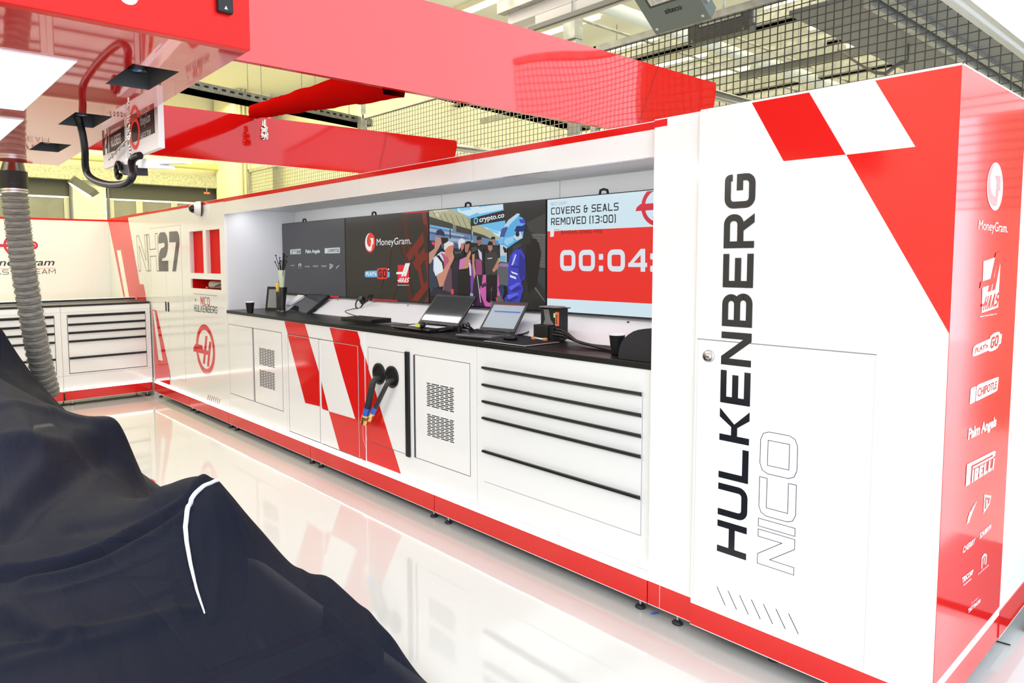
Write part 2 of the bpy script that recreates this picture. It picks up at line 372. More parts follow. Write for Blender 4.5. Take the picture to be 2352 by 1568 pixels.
# big slanted red bands printed across the two middle units (pixel outlines on the panel plane)
P_ = lambda *a: [WY(x, y) for x, y in a]
BAND = [P_((653, 737), (700, 743), (736, 862), (736, 933), (702, 925)),
        P_((757, 752), (821, 761), (921, 1088), (781, 1034), (744, 900), (756, 944), (817, 962)),
        P_((738, 872), (756, 944), (742, 939), (737, 925))]
BAND[1] = None
BAND = [b for b in BAND if b] + [P_((757, 752), (821, 761), (852, 862), (787, 862)), P_((787, 862), (852, 862), (882, 962), (817, 962)),
        P_((756, 944), (817, 962), (882, 962), (921, 1088), (781, 1034))]
def bands(t, x0, x1, z0, z1, Y):
    b = MB(); n = 0
    for q in BAND:
        c = clip(q, x0, x1, z0, z1)
        if len(c) > 2:
            b.face([(u, Y-.00004*n, v) for u, v in c], RED); n += 1
    if n: b.build('red_stripe', t)
def grille(t, cx0, cx1, cz0, cz1, Y):
    b = MB(); rows = 13; dz = (cz1-cz0)/rows
    for k in range(rows):
        z = cz0+dz*(k+.5); L = (cx1-cx0); off = 0 if k % 2 else -.5
        n = 3; s = L/n
        for j in range(n+1):
            a = cx0+s*(j+off)+.006; e = a+s-.014
            a = max(a, cx0); e = min(e, cx1)
            if e-a > .012: b.face([(u, Y, v) for u, v in rrect(a, e, z-dz*.27, z+dz*.27, dz*.2, 2)], BLKM)
    b.build('vent_grille', t)
def door(t, x0, x1, z0, z1, name='door', Y=FY-.003, mt=WHITE, parent=None):
    b = MB(); b.box(x0+.003, x1-.003, Y, Y+.02, z0+.003, z1-.003, mt, .0012); return b.build(name, t)
def base_cab(x0, x1, label):
    t = thing('base_cabinet', label, 'cabinet', (x0, FY, 0), 'white base cabinets of the long run')
    b = MB(); b.box(x0+.0015, x1-.0015, FY, .74, .208, 1.17, WHITE)
    return t, b
DT, DB = 1.060, .369
# unit with two doors and one vent (far left)
t, b = base_cab(-6.105, -4.86, 'white base cabinet with one vented door, beside the cup end of the counter')
gaps(b, -6.07, -4.93, DT-.69, DT, FY); b.build('body', t)
door(t, -6.07, -5.53, DB, DT); d = door(t, -5.50, -4.93, DB, DT); grille(d, -5.385, -5.07, .735, .893, FY-.0036); grille(d, -5.387, -5.075, .533, .69, FY-.0036)
b = MB(); b.box(-5.53, -5.50, FY-.0012, FY+.01, DB, DT, GAP); b.box(-5.521, -5.508, FY-.006, FY, DB+.0, DT, ALU); b.build('handle_strip', t)
bands(t, -4.93, -4.8615, .208, 1.17, FY-.0007)
# striped double door unit
t, b = base_cab(-4.86, -3.636, 'white base cabinet with slanted red stripes across its double doors')
gaps(b, -4.81, -3.695, .217, 1.058, FY, w=.005); b.build('body', t); bands(t, -4.8585, -3.6375, .208, 1.17, FY-.0004)
door(t, -4.81, -4.275, .217, 1.058); door(t, -4.25, -3.695, .217, 1.058)
bands(t, -4.806, -4.279, .221, 1.054, FY-.0036); bands(t, -4.246, -3.699, .221, 1.054, FY-.0036)
b = MB(); b.box(-4.275, -4.25, FY-.0012, FY+.01, .217, 1.058, GAP); b.box(-4.272, -4.262, FY-.006, FY, .217, 1.05, BLK); b.box(-4.262, -4.248, FY-.009, FY, .217, 1.056, WHITE); b.build('handle_strip', t)
# hose unit
t, b = base_cab(-3.636, -2.386, 'white base cabinet with two black hose outlets and a vented door')
gaps(b, -3.56, -3.07, DB, DT, FY, m=GAP, w=.003); gaps(b, -3.0, -2.45, DB, DT, FY, w=.003); b.build('body', t)
bands(t, -3.6345, -2.3875, .208, 1.17, FY-.0004)
b = MB(); b.box(-3.655, -3.60, FY-.008, FY, .208, 1.165, WHITE, .002); b.build('post', t); bands(t, -3.6535, -3.6015, .21, 1.16, FY-.0086)
door(t, -3.56, -3.095, DB, DT); bands(t, -3.556, -3.099, DB+.004, DT-.004, FY-.0036)
d = door(t, -2.995, -2.45, DB, DT); grille(d, -2.872, -2.597, .737, .895, FY-.0036); grille(d, -2.870, -2.597, .543, .69, FY-.0036)
b = MB(); b.box(-3.095, -3.055, FY-.018, FY, DB-.01, DT+.015, BLK, .004); b.build('handle_strip', t)
b = MB(); b.box(-3.01, -3.0, FY-.006, FY, DB, DT, GAP); b.build('edge_seal', t)
for (cx, cz, dx, dz, dy, ln) in ((-3.415, .885, -.045, -.25, -.07, 1), (-3.257, .882, -.105, -.235, -.06, .8)):
    o = MB(); o.lathe([(.076, 0.0), (.077, .010), (.066, .012), (.060, -.01), (.046, -.028), (.036, -.03)], (cx, FY-.003, cz), BLK, 28, axis=(0, -1, 0))
    o.disc((cx, FY-.0045, cz), .062, BLKM, (0, -1, 0)); o.build('hose_outlet', t)
for k, (cx, cz, ex, ez, r) in enumerate(((-3.41, .85, -3.475, .635, .024), (-3.235, .86, -3.375, .655, .0165))):
    h = thing('hose', 'thick black hose with brass end hanging from the left outlet' if k == 0 else 'thin black hose with brass end hanging from the right outlet', 'hose', (cx, FY, cz), 'hoses of the base cabinet')
    p0 = np.array((cx, FY+.0, cz)); p1 = np.array((cx-.006, FY-.06, cz-.02)); p3 = np.array((ex, FY-.07, ez))
    path = [p0, (p0+p1)/2+np.array((0, -.01, .008)), p1, p1*.7+p3*.3, p1*.4+p3*.6, p3]
    o = MB(); o.tube(path, r, RUB, 14); o.build('tube', h)
    dv = (p3-p1)/np.linalg.norm(p3-p1); q = p3
    o = MB(); o.tube([q-dv*.005, q+dv*.05], r*1.08, mat('blue_sleeve', (.03, .12, .55), .35), 14); o.build('sleeve', h, label='blue sleeve')
    o = MB(); o.tube([q+dv*.05, q+dv*.062], r*.95, ALU, 12); o.tube([q+dv*.062, q+dv*.085], r*1.35, mat('brass', (.75, .52, .18), .25, 1.0), 6, smooth=False); o.tube([q+dv*.085, q+dv*.12], r*1.2, MATS['brass'], 14); o.build('coupling', h, label='brass coupling')
    if k == 0:
        lp = q+dv*.1; o = MB(); o.tube([lp, lp+(-.012, -.01, -.05), lp+(-.01, -.01, -.13), lp+(.02, -.01, -.185), lp+(.035, -.01, -.12), lp+(.03, -.012, -.04), lp+(.015, -.01, .0)], .0012, mat('wire', (.7, .6, .55), .4), 6); o.build('lanyard', h)
# drawer unit
def drawers(t, fr, u0, u1, levels, depth=.3, hd=BLK):
    """levels: descending z list; each drawer spans level[i+1]..level[i] with a black grip along its top"""
    for i in range(len(levels)-1):
        zt, zb = levels[i], levels[i+1]
        b = MB(); A = fr.p(u0, zb+.002, -.02); b.obox(A, fr.U*(u1-u0), fr.V*(zt-zb-.006), fr.N*.022, WHITE); d = b.build('drawer', t)
        b = MB(); A = fr.p(u0+.002, zt-.026, .001); b.prism([A, A+fr.V*.022+fr.N*.004, A+fr.V*.024+fr.N*.024, A+fr.V*.012+fr.N*.026, A+fr.V*.006+fr.N*.010], fr.U*(u1-u0-.004), hd)
        b.build('handle', d)
t, b = base_cab(-2.386, -1.157, 'white base cabinet with five drawers and long black grips, next to the tall tower')
gaps(b, -2.32, -1.221, .369, 1.062, FY, 'br', w=.003, m=GAPL); b.build('body', t)
drawers(t, fp, -2.32, -1.221, [1.064, .963, .864, .765, .566, .369])
# worktops
def worktop(x0, x1, label):
    b = MB(); b.box(x0+.001, x1-.001, FY-.008, .50, 1.1705, 1.2, TOP, .002); tag(b.build('worktop'), label, 'worktop', 'black worktops')
worktop(-6.1045, -3.636, 'long black worktop under the grey and dark sponsor screens')
worktop(-3.636, -2.386, 'black worktop under the photographers screen, holding two open laptops')
worktop(-2.386, -1.1565, 'black worktop segment in front of the countdown screen, next to the tower')
# overhead cabinets framing the niche
def overhead(x0, x1, label, lights):
    t = thing('overhead_cabinet', label, 'cabinet', (x0, FY, 2.145), 'overhead cabinets above the screens')
    b = MB(); b.box(x0+.001, x1-.001, FY, FY+.03, 2.146, H, WHITE); b.box(x0+.001, x1-.001, FY+.03, .80, 2.20, H, WHITE_M)
    b.build('body', t)
    b = MB(); b.box(x0+.001, x1-.001, FY-.001, FY+.03, 2.268, H+.001, RED); b.box(x0+.001, x1-.001, FY-.0015, FY+.031, H+.001, H+.0045, WHITE); b.build('red_trim', t)
    b = MB(); b.box(x0+.0005, x1-.0005, .0605, .79, 2.196, 2.1995, NICHE); b.box(x0, x0+.003, .06, .79, 2.1945, 2.196, GAPL); b.build('soffit', t)
    b = MB(); b.box(x0+.0005, x1-.0005, .79, .80, 1.19, 2.196, NICHE); b.box(x0, x0+.002, .788, .79, 1.2, 2.196, GAPL); b.build('back_panel', t)
    b = MB(); b.prism([(x0+.0005, .435, 1.2005), (x0+.0005, .69, 1.345), (x0+.0005, .70, 1.345), (x0+.0005, .70, 1.2005)], (x1-x0-.001, 0, 0), NICHE)
    for xx in lights:
        yy, zz = .64, 1.2005+(.64-.435)*.145/.255; b.disc((xx, yy-.001, zz+.002), .008, BLKM, (0, -.49, .87), 10)
    b.build('sloped_panel', t)
    b = MB(); b.disc(((x0+x1)/2, .3, 2.195), .03, glow((1, 1, 1), 1.6), (0, 0, -1)); b.build('downlight', t)
overhead(-6.106, -3.64, 'long white overhead cabinet above the grey and dark sponsor screens', (-5.0, -3.9))
overhead(-3.64, -2.41, 'white overhead cabinet above the photographers screen', (-2.9,))
overhead(-2.41, -1.157, 'white overhead cabinet above the countdown screen, touching the tower', (-1.75,))
# ------------------------------------------------------------------ tall cabinets on the left of the niche
def lettering(t, fr, polys, m, n=.001, name='lettering', label=None):
    b = MB(); G(b, fr, polys, m, n); return b.build(name, t, label=label)
INK = mat('dark_ink', (.02, .02, .022), .2); INKG = mat('grey_ink', (.035, .032, .03), .15)
t = thing('display_cabinet', 'tall white cabinet with two red niches, a red shelf hole and a red round emblem', 'cabinet', (-7.17, FY, 0), 'tall white cabinets left of the counter')
b = MB()   # front board with three openings, plus sides and back
xs = [-7.169, -7.085, -6.69, -6.607, -6.236, -6.108]; zs = [.208, 1.395, 1.497, 1.56, 2.008, H]
for i in range(5):
    for j in range(5):
        hole = (j == 3 and i in (1, 3)) or (j == 1 and i in (1, 2, 3))
        if not hole: b.box(xs[i], xs[i+1], FY, FY+.02, zs[j], zs[j+1], WHITE)
b.box(-7.169, -7.15, FY+.02, .82, .208, H, WHITE); b.box(-6.125, -6.1075, FY+.02, .82, .208, H, NICHE); b.box(-7.15, -6.125, .80, .82, .208, H, WHITE); b.box(-7.15, -6.125, FY+.02, .8, H-.02, H, WHITE)
b.build('body', t)
for (a, e, z0, z1, dp) in ((-7.085, -6.69, 1.56, 2.008, .045), (-6.607, -6.236, 1.56, 2.008, .045), (-7.085, -6.236, 1.395, 1.497, .24)):
    b = MB(); y0, y1 = FY+.021, FY+dp
    b.box(a-.004, e+.004, y1, y1+.008, z0-.004, z1+.004, REDN); b.box(a-.006, a, y0, y1, z0, z1, WHITE_M if dp < .1 else REDN); b.box(e, e+.006, y0, y1, z0, z1, REDN)
    b.box(a-.006, e+.006, y0, y1, z0-.006, z0, REDN); b.box(a-.006, e+.006, y0, y1, z1, z1+.006, WHITE_M if dp < .2 else REDN); b.build('niche_lining', t)
b = MB(); b.box(-7.169, -6.108, FY-.001, FY+.02, 2.272, H+.001, RED); b.box(-7.169, -6.108, FY-.0012, FY+.02, H+.001, H+.0035, WHITE); b.build('red_trim', t)
b = MB(); b.box(-7.02, -6.35, FY-.0008, FY, 1.332, 1.336, GAP); b.build('door_gap', t)
q, w = techno('NICO', .62, .13, .16); lettering(t, fp, quadmap(q, [WY(461, 699), WY(482, 702), WY(481, 683), WY(461, 681)], w), mat('red_ink', (.55, .01, .01), .2))
q, w = techno('HULKENBERG', .62, .13, .16); lettering(t, fp, quadmap(q, [WY(446, 715), WY(499, 720), WY(499, 704), WY(446, 699)], w), INK)
c = WY(472, 798); lettering(t, fp, emblem(c[0]-.005, c[1]-.02, .268, 1.0), RED, name='emblem')
q = [[WY(x, 906+.36*(x-478)), WY(x+1, 906+.36*(x-478)), WY(x-1.6, 917+.36*(x-478)), WY(x-2.6, 917+.36*(x-478))] for x in np.linspace(479, 505, 7)]
lettering(t, fp, q, INKG, name='slash_marks')
b = MB(); b.disc((-6.955, FY-.002, 1.268), .016, STEEL, (0, -1, 0)); b.disc((-6.955, FY-.0025, 1.268), .008, GAP, (0, -1, 0)); b.build('lock', t)
# tool left in the shelf hole
o = thing('camera_unit', 'grey cylindrical unit with black cables lying in the red shelf hole', 'equipment', (-6.6, .15, 1.395))
b = MB(); b.tube([(-6.66, .10, 1.44), (-6.42, .16, 1.44)], [.042, .042], mat('grey_box', (.42, .42, .38), .4), 18); b.build('housing', o)
b = MB(); b.tube([(-6.663, .099, 1.44), (-6.659, .10, 1.44)], .03, BLKM, 16); b.build('lens', o)
b = MB(); b.tube([(-6.78, .1, 1.4), (-6.6, .09, 1.415), (-6.4, .1, 1.45), (-6.28, .12, 1.44)], .006, BLK, 6); b.box(-6.42, -6.25, .1, .22, 1.395, 1.46, BLK); b.build('cable', o)
b = MB(); b.box(-6.84, -6.78, .1, .14, 1.395, 1.412, mat('orange_plastic', (.8, .3, .12), .4)); b.build('plug', o)

t = thing('tall_cabinet', 'tall white double door cabinet with large dark number 27 and outlined letters', 'cabinet', (-8.45, FY, 0), 'tall white cabinets left of the counter')
b = MB(); b.box(-8.449, -7.171, FY, .82, .208, H, WHITE); gaps(b, -8.40, -7.35, .324, 2.09, FY, 't', .005, GAPL); gaps(b, -8.40, -7.35, .324, 2.09, FY, 'blr', .003, GAPL); b.build('body', t)
door(t, -8.40, -7.883, .324, 2.09); door(t, -7.877, -7.35, .324, 2.09)
b = MB(); b.box(-8.449, -7.171, FY-.001, FY+.02, 2.272, H+.001, RED); b.box(-8.449, -7.171, FY-.0012, FY+.02, H+.001, H+.0035, WHITE); b.build('red_trim', t)
for xx in (-7.92, -7.83):
    b = MB(); b.box(xx-.014, xx+.014, FY-.012, FY-.003, 1.095, 1.21, BLK, .005); b.build('handle', t)
def outline(poly, w): return stroke(poly, w, closed=True)
NH = [quadmap([[(0, 0), (1, 0), (1, 1), (0, 1)]], [(a, b), (c, b), (c, d), (a, d)])[0] for a, b, c, d in ((0, 0, 1, 1),)]
Nout = [(0, 0), (.2, 0), (.2, .72), (.78, 0), (1, 0), (1, 1), (.8, 1), (.8, .3), (.22, 1), (0, 1)]
Hout = [(0, 0), (.2, 0), (.2, .4), (.8, .4), (.8, 0), (1, 0), (1, 1), (.8, 1), (.8, .59), (.2, .59), (.2, 1), (0, 1)]
quN = [WY(319, 622), WY(342, 622), WY(337, 539), WY(314, 542)]; quH = [WY(342.5, 622), WY(366, 622), WY(362, 536), WY(337.5, 539)]
def outq(sh, qd, w):
    P = quadmap([sh], qd)[0]; return outline(P, w)
lettering(t, fp, outq(Nout, quN, .008)+outq(Hout, quH, .008), INKG, .0042)
q, w = techno('27', .78, .27, .1, fi=.2)
lettering(t, fp, quadmap(q, [WY(366, 623), WY(413, 623), WY(413, 530), WY(364, 534)], w), INKG, .0042)
# slanted red stripe that runs over the corner panel and the double door cabinet
SX = -8.4495
STR = [P_((248, 506), (293, 496), (321, 652), (330, 653), (337, 691), (343, 760), (300, 760)), ]
STRL = [P_((340, 700), (352, 711), (360, 712), (391, 853), (391, 886), (340, 886))]
CUT1 = P_((268.3, 574.5), (277.8, 574.5), (297.5, 684), (288, 684))
CUT2 = P_((352, 713), (356, 716), (375, 828), (365, 826))
b = MB()
for qd in STRL:
    c = clip(qd, -8.448, -7.172, .209, 2.27)
    if len(c) > 2: b.face([(u, FY-.0042, v) for u, v in c], RED)
b.build('red_stripe', t)
b = MB(); b.face([(u, FY-.0048, v) for u, v in clip(CUT2, -8.448, -7.172, .209, 2.27)], WHITE); b.build('white_bar', t)
# dome camera on the red trim
t = thing('dome_camera', 'small white and black dome camera on the red trim of the tall cabinets', 'camera', (-6.70, FY, 2.24))
b = MB(); b.lathe([(.075, 0), (.076, .012), (.072, .05), (.05, .075)], (-6.70, FY-.002, 2.235), WHITE_M, 24, axis=(-.25, -1, 0)); b.build('housing', t)
b = MB(); b.lathe([(.048, .072), (.046, .09), (.03, .115), (0, .125)], (-6.70, FY-.002, 2.235), mat('dark_glass', (.01, .01, .012), .05), 20, axis=(-.25, -1, 0)); b.build('dome', t)
b = MB(); b.lathe([(.0775, .0), (.0775, .01)], (-6.70, FY-.002, 2.235), BLK, 24, axis=(-.25, -1, 0)); b.build('gasket', t)
# corner wall panels and back wall
XB = -10.30
t = thing('corner_panel', 'white wall panel with slanted red stripe in the far corner', 'panel', (-9.4, FY, 0), 'white wall panels of the far corner')
b = MB(); b.box(XB+.002, -8.4515, FY, FY+.05, .0, H, WHITE); b.build('board', t)
b = MB(); b.box(XB+.002, -8.4515, FY-.001, FY+.051, 2.272, H+.003, RED); b.build('red_trim', t)
b = MB()
for qd in STR:
    c = clip(qd, XB+.003, -8.452, .2, 2.272)
    b.face([(u, FY-.0008, v) for u, v in c], RED)
b.build('red_stripe', t)
b = MB(); b.face([(u, FY-.0013, v) for u, v in CUT1], WHITE); b.build('white_bar', t)
t = thing('back_panel', 'white wall panel with red round emblem and black team lettering behind the ribbed duct', 'panel', (XB, -1.5, 0), 'white wall panels of the far corner')
b = MB(); b.box(XB-.05, XB, -6.2, FY+.05, .0, H-.015, WHITE); b.build('board', t)
b = MB(); b.box(XB-.051, XB+.001, -6.2, FY-.001, 2.262, H-.012, RED); b.build('red_trim', t)
bp = xplane(XB)
cc = WX(37, 563, XB); q = ringp(cc[0], cc[1], .145, .115)+[[(cc[0]-.5, cc[1]-.025), (cc[0]+.1, cc[1]-.025), (cc[0]+.1, cc[1]+.015), (cc[0]-.5, cc[1]+.015)], [(cc[0]-.02, cc[1]-.09), (cc[0]+.05, cc[1]-.09), (cc[0]+.09, cc[1]-.02), (cc[0]+.02, cc[1]-.02)]]
q += ringp(cc[0]+.2, cc[1]-.0, .055, .028)+[[(cc[0]+.1, cc[1]-.025), (cc[0]+.22, cc[1]-.025), (cc[0]+.22, cc[1]+.012), (cc[0]+.1, cc[1]+.012)]]
lettering(t, bp, q, mat('crimson_ink', (.55, .02, .05), .2), .001, 'emblem')
q, asp = fonttxt('MoneyGram', .01, .25); lettering(t, bp, boxmap(q, -1.56, -.68, 1.612, 1.735), INK, .001)
q, w = techno('HAAS F1 TEAM', 1.0, .11, .22); lettering(t, bp, boxmap(q, -1.55, -.673, 1.528, 1.592, w), INK, .001)
b = MB(); b.box(XB, XB+.001, -1.55, -.68, 1.604, 1.608, RED); b.build('red_line', t)
# drawer cabinets along the back wall
for k, (y0, y1) in enumerate(((-2.62, -.986), (-.983, .012))):
    t = thing('drawer_cabinet', ('white drawer cabinet on the far side of the ribbed duct, in the corner' if k else 'white drawer cabinet behind the ribbed duct and the covered car'), 'cabinet', (-8.5, y0, 0), 'white drawer cabinets along the back')
    b = MB(); b.box(-9.1, -8.5, y0, y1, .208, 1.165, WHITE)
    b.box(-8.5, -8.4992, y0, y1, .353, .356, GAPL); b.box(-8.5, -8.4992, y0, y1, 1.10, 1.102, GAPL); b.build('body', t)
    ff = xplane(-8.5); u0, u1 = (y0+.07, y1-.062) if k else (y0+.065, y1-.07)
    b = MB(); b.box(-8.501, -8.4985, u0-.006, u1+.006, .375, 1.07, GAP); b.build('drawer_frame', t)
    ff = xplane(-8.499); drawers(t, ff, u0, u1, [1.064, .965, .868, .768, .57, .381], hd=BLKM)
    tt = MB(); tt.box(-9.1, -8.493, y0, y1, 1.166, 1.19, TOP, .002); tag(tt.build('worktop'), 'black worktop on the corner drawer cabinet' if k else 'black worktop on the drawer cabinet behind the duct', 'worktop', 'black worktops along the back')
    p = thing('plinth', 'red plinth with glowing top edge under the corner drawer cabinet' if k else 'red plinth under the drawer cabinet hidden by the covered car', 'plinth', (-8.46, y0, 0), 'red plinths under the back drawers')
    b = MB(); b.box(-8.492, -8.47, y0+.002, y1-.014, .067, .178, RED); b.box(-8.492, -8.469, y0+.002, y1-.014, .0655, .0685, WHITE); b.box(-9.05, -8.492, y0, y1, .067, .072, BLKM); b.build('kickboard', p)
    b = MB(); b.prism([(-8.47, y0, .178), (-8.492, y0, .178), (-8.5, y0, .206), (-8.4995, y0, .206)], (0, y1-y0-.012, 0), LED); b.build('light_strip', p)
    feet(p, [(-8.52, y0+.08), (-8.52, y1-.06), (-9.0, y0+.08), (-9.0, y1-.06)])
t = MB(); t.box(-9.14, -9.10, -2.62, .012, 1.16, 1.225, ALU, .003); t.box(-9.099, -9.094, -2.62, .012, 1.195, 1.215, BLK)
tag(t.build('rail'), 'long metal rail along the rear edge of the back worktops', 'rail')

# ================================================================== tower on the right
TY = -.015; tp = yplane(TY); TXL = -1.155
t = thing('tower_cabinet', 'tall white and red tower with big black vertical surname lettering', 'cabinet', (0, 0, 0))
b = MB(); b.box(TXL, -.9245, 0, .842, .178, H, WHITE); b.box(-.924, -.0006, TY, .842, .165, H, WHITE)
b.box(TXL, -.0, 0, .842, H, H+.004, WHITE); b.build('body', t)
b = MB(); b.box(TXL, -1.0935, .0, .022, .069, .178, RED); b.box(-1.0905, -.9245, .0, .022, .069, .178, RED); b.box(-1.0935, -1.0905, .001, .022, .069, .178, WHITE); b.box(-.924, .0, TY, TY+.022, .069, .165, RED); b.box(-.022, 0, TY+.022, .842, .069, .178, RED)
b.box(TXL, -.9245, -.0006, .022, .066, .069, WHITE); b.box(-.924, .0006, TY-.0006, TY+.022, .066, .069, WHITE); b.box(-.9, -.022, TY+.022, .8, .067, .072, BLKM); b.build('kickboard', t)
feet(t, [(-1.03, .055), (-1.03, .75), (-.07, .10), (-.055, .66), (-.055, .76), (-.6, .1)])
# red side face
b = MB(); b.box(-.0006, .001, TY, .842, .2135, H-.0, RED); b.build('side_panel', t, label='glossy red side panel')
b = MB(); b.box(-.0006, .0014, TY, .842, .178, .2135, WINK); b.build('edge_trim', t)
b = MB(); b.box(-.0006, .002, TY, .842, H, H+.006, WINK); b.build('edge_trim', t)
b = MB(); b.box(-.92, .002, TY-.001, TY+.01, H-.002, H+.006, WINK); b.build('edge_trim', t)
# red parallelograms on the front
TP = lambda *a: [WY(x, y, TY) for x, y in a]
q = [TP((1727, 236), (1858.5, 212), (1942.5, 355), (1800, 370)), TP((2010, 184.5), (2209.5, 147), (2202, 345), (2103, 337)), TP((1944, 355.5), (2103, 337), (2202, 345), (2182, 769))]
q = [clip(z, -1, 0.0003, .2, H-.001) for z in q]; lettering(t, tp, q, RED, .0008, 'red_pattern')
b = MB(); b.box(TXL, -1.09, -.001, .01, 2.268, 2.299, RED); b.build('red_trim', t)
# lower door
b = MB(); gaps(b, -.911, -.218, .19, 1.339, TY, 't', .004, mat('mid_gap', (.25, .25, .27), .5)); gaps(b, -.911, -.218, .19, 1.339, TY, 'lr', .0018, mat('faint_gap', (.66, .66, .68), .5)); b.build('door_gap', t)
b = MB(); b.box(-.9105, -.2185, TY-.0016, TY-.0002, .17, 1.3385, WHITE); dd = b.build('door', t)
b = MB(); b.lathe([(.0, .012), (.012, .012), (.016, .006), (.024, .010), (.026, .002), (.026, 0)], (-.858, TY-.0015, 1.272), STEEL, 24, axis=(0, -1, 0)); b.build('lock', dd)
# vertical names: text runs up (+z), letter tops point to -x
def vert(polys, w, x0, x1, z0, z1): return [[(x1-(x1-x0)*v, z0+(z1-z0)*u/w) for u, v in p] for p in polys]
q, w = techno('HULKENBERG', 1.02, .205, .17, fi=.2)
lettering(t, tp, vert(q, w, -.803, -.673, .440, 2.024), BLACK, .0022)
def vq(sh, u0, u1): return [( -.478-.147*v, u0+(u1-u0)*u) for u, v in sh]
nz = [.445, .588, .601, .633, .650, .805, .824, .994]
Np = [(0, 0), (.21, 0), (.21, .66), (.72, 0), (1, 0), (1, 1), (.79, 1), (.79, .34), (.28, 1), (0, 1)]
def rr2(x0, x1, y0, y1, r): return rrect(x0, x1, y0, y1, r, 6)
ow = .0022
q = outline(vq(Np, nz[0], nz[1]), ow)+outline(vq(rect(0, 1, 0, 1), nz[2], nz[3]), ow)
Cp = [(1, 1), (.22, 1), (.06, .93), (0, .78), (0, .22), (.06, .07), (.22, 0), (1, 0), (1, .21), (.22, .21), (.22, .79), (1, .79)]
Op = [(.22, 0), (.78, 0), (.94, .07), (1, .22), (1, .78), (.94, .93), (.78, 1), (.22, 1), (.06, .93), (0, .78), (0, .22), (.06, .07)]
q += outline(vq(Cp, nz[4], nz[5]), ow)+outline(vq(Op, nz[6], nz[7]), ow)+outline(vq(rect(.2, .8, .21, .79), nz[6], nz[7]), ow)
lettering(t, tp, q, mat('navy_ink', (.02, .02, .06), .25), .0022)
q = []
for k in range(7):
    x = -.801+k*.051; q.append([(x, .283), (x+.0035, .283), (x+.0435, .215), (x+.040, .215)])
lettering(t, tp, q, MATS['navy_ink'], .0022, 'slash_marks')
# sponsor column on the side (pixel quads on the plane x = 0)
sp_ = xplane(.001)
def SQ(*a): return [WX(x, y, .001) for x, y in a]
def side(polys, quad, w=1.0, h=1.0): return quadmap(polys, SQ(*quad), w, h)
def side_logo(polys, m=WINK, n=.0012): lettering(t, sp_, polys, m, n, 'sponsor_logo')
def bbox(x0, y0, x1, y1, dy): return [(x0, y0+dy), (x1, y0-0), (x1, y1-dy), (x0, y1)]
d, ar = mgcircle(.5, .5, .5); side_logo(side(d, [(2264, 478), (2301, 488), (2304, 374), (2268, 372)])); side_logo(side(ar, [(2264, 478), (2301, 488), (2304, 374), (2268, 372)]), mat('pink_ink', (.85, .25, .25), .2), .0018)
def stext(txt, quad, bold=.02, shear=0.0): 
    q, a = fonttxt(txt, bold, shear); side_logo(side(q, quad))
stext('MoneyGram.', [(2246, 534), (2313, 541), (2314, 513), (2248, 505)], .0)
sqr, Hh, ha = haaslogo(0, 1, 0, 1)
hq = [(2247, 738), (2294, 722), (2302, 575), (2252, 592)]
side_logo(side(sqr, hq)); side_logo(side(Hh+ha, hq), RED, .0018); stext('Haas Automation, Inc.', [(2250, 729), (2289, 722), (2289, 718), (2250, 725)], .01)
pq = [(2231, 826), (2297, 798), (2301, 762), (2236, 790)]
side_logo(side([rrect(0, .72, .15, .9, .15), rrect(.55, .92, .0, 1.15, .18), rrect(.86, 1.0, .25, .9, .06)], pq)); q, a = fonttxt("PLAY'n", .03); side_logo(side(boxmap(q, .07, .5, .35, .7), pq), RED, .0018); q, w = techno('GO', .7, .22, .1); side_logo(side(boxmap(q, .6, .88, .2, .95, w), pq), RED, .0018)
cq = [(2226, 929), (2290, 897), (2293, 866), (2229, 891)]
side_logo(side([rrect(0, .18, 0, 1, .06), rrect(.2, 1.0, 0, 1.05, .08)], cq)); q, a = fonttxt('CHIPOTLE', .02); side_logo(side(boxmap(q, .25, .95, .22, .8), cq), RED, .0018)
stext('Palm Angels', [(2222, 1018), (2286, 985), (2289, 955), (2224, 984)], .035)
def pirelli(): 
    q, w = techno('IRELLI', .62, .26, .12, fi=.1); q = boxmap(q, .2, 1.0, 0, .58, w)
    return q+[[(0, 0), (.14, 0), (.14, .98), (0, .98)], [(0, .84), (.94, .84), (.94, 1), (0, 1)], [(.2, .64), (.94, .64), (.94, .74), (.2, .74)], [(.9, .66), (1.0, .72), (1.0, .94), (.9, 1.0)]]
side_logo(side(pirelli(), [(2217, 1117), (2281, 1077), (2286, 1033), (2220, 1066)]))
star = [[(0, 0), (.25, .05), (.5, .45), (.2, .5)], [(.2, .5), (.5, .45), (1, 1), (.5, .8)], [(.1, .1), (.3, .2), (.25, .7), (.05, .3)]]
side_logo(side(star, [(2219, 1204), (2240, 1192), (2243, 1150), (2224, 1164)]))
flag = stroke([(0, 0), (0, 1), (1, .75), (.8, .3)], .14, closed=True)+stroke([(.3, .25), (.3, .7)], .12)+stroke([(.5, .3), (.5, .65)], .12)
side_logo(side(flag, [(2259, 1175), (2273, 1165), (2275, 1132), (2261, 1138)]))
stext('CHERRY', [(2210, 1271), (2239, 1247), (2240, 1234), (2211, 1256)], .03, .2); stext('SCHUBERTH', [(2249, 1238), (2275, 1213), (2276, 1203), (2250, 1224)], .03)
mm = stroke([(.1, 0), (.1, .8, .1), (.5, .95, .1), (.9, .8, .1), (.9, 0)], .2)+[rect(.42, .58, .2, .75)]
side_logo(side(mm, [(2253, 1306), (2264, 1295), (2266, 1268), (2254, 1276)])); stext('mindmaze', [(2246, 1320), (2270, 1298), (2270, 1294), (2246, 1316)], .01)
stext('TRICORP', [(2209, 1340), (2234, 1317), (2235, 1306), (2209, 1326)], .04); stext('WORKWEAR', [(2212, 1346), (2230, 1330), (2230, 1326), (2212, 1342)], .02)
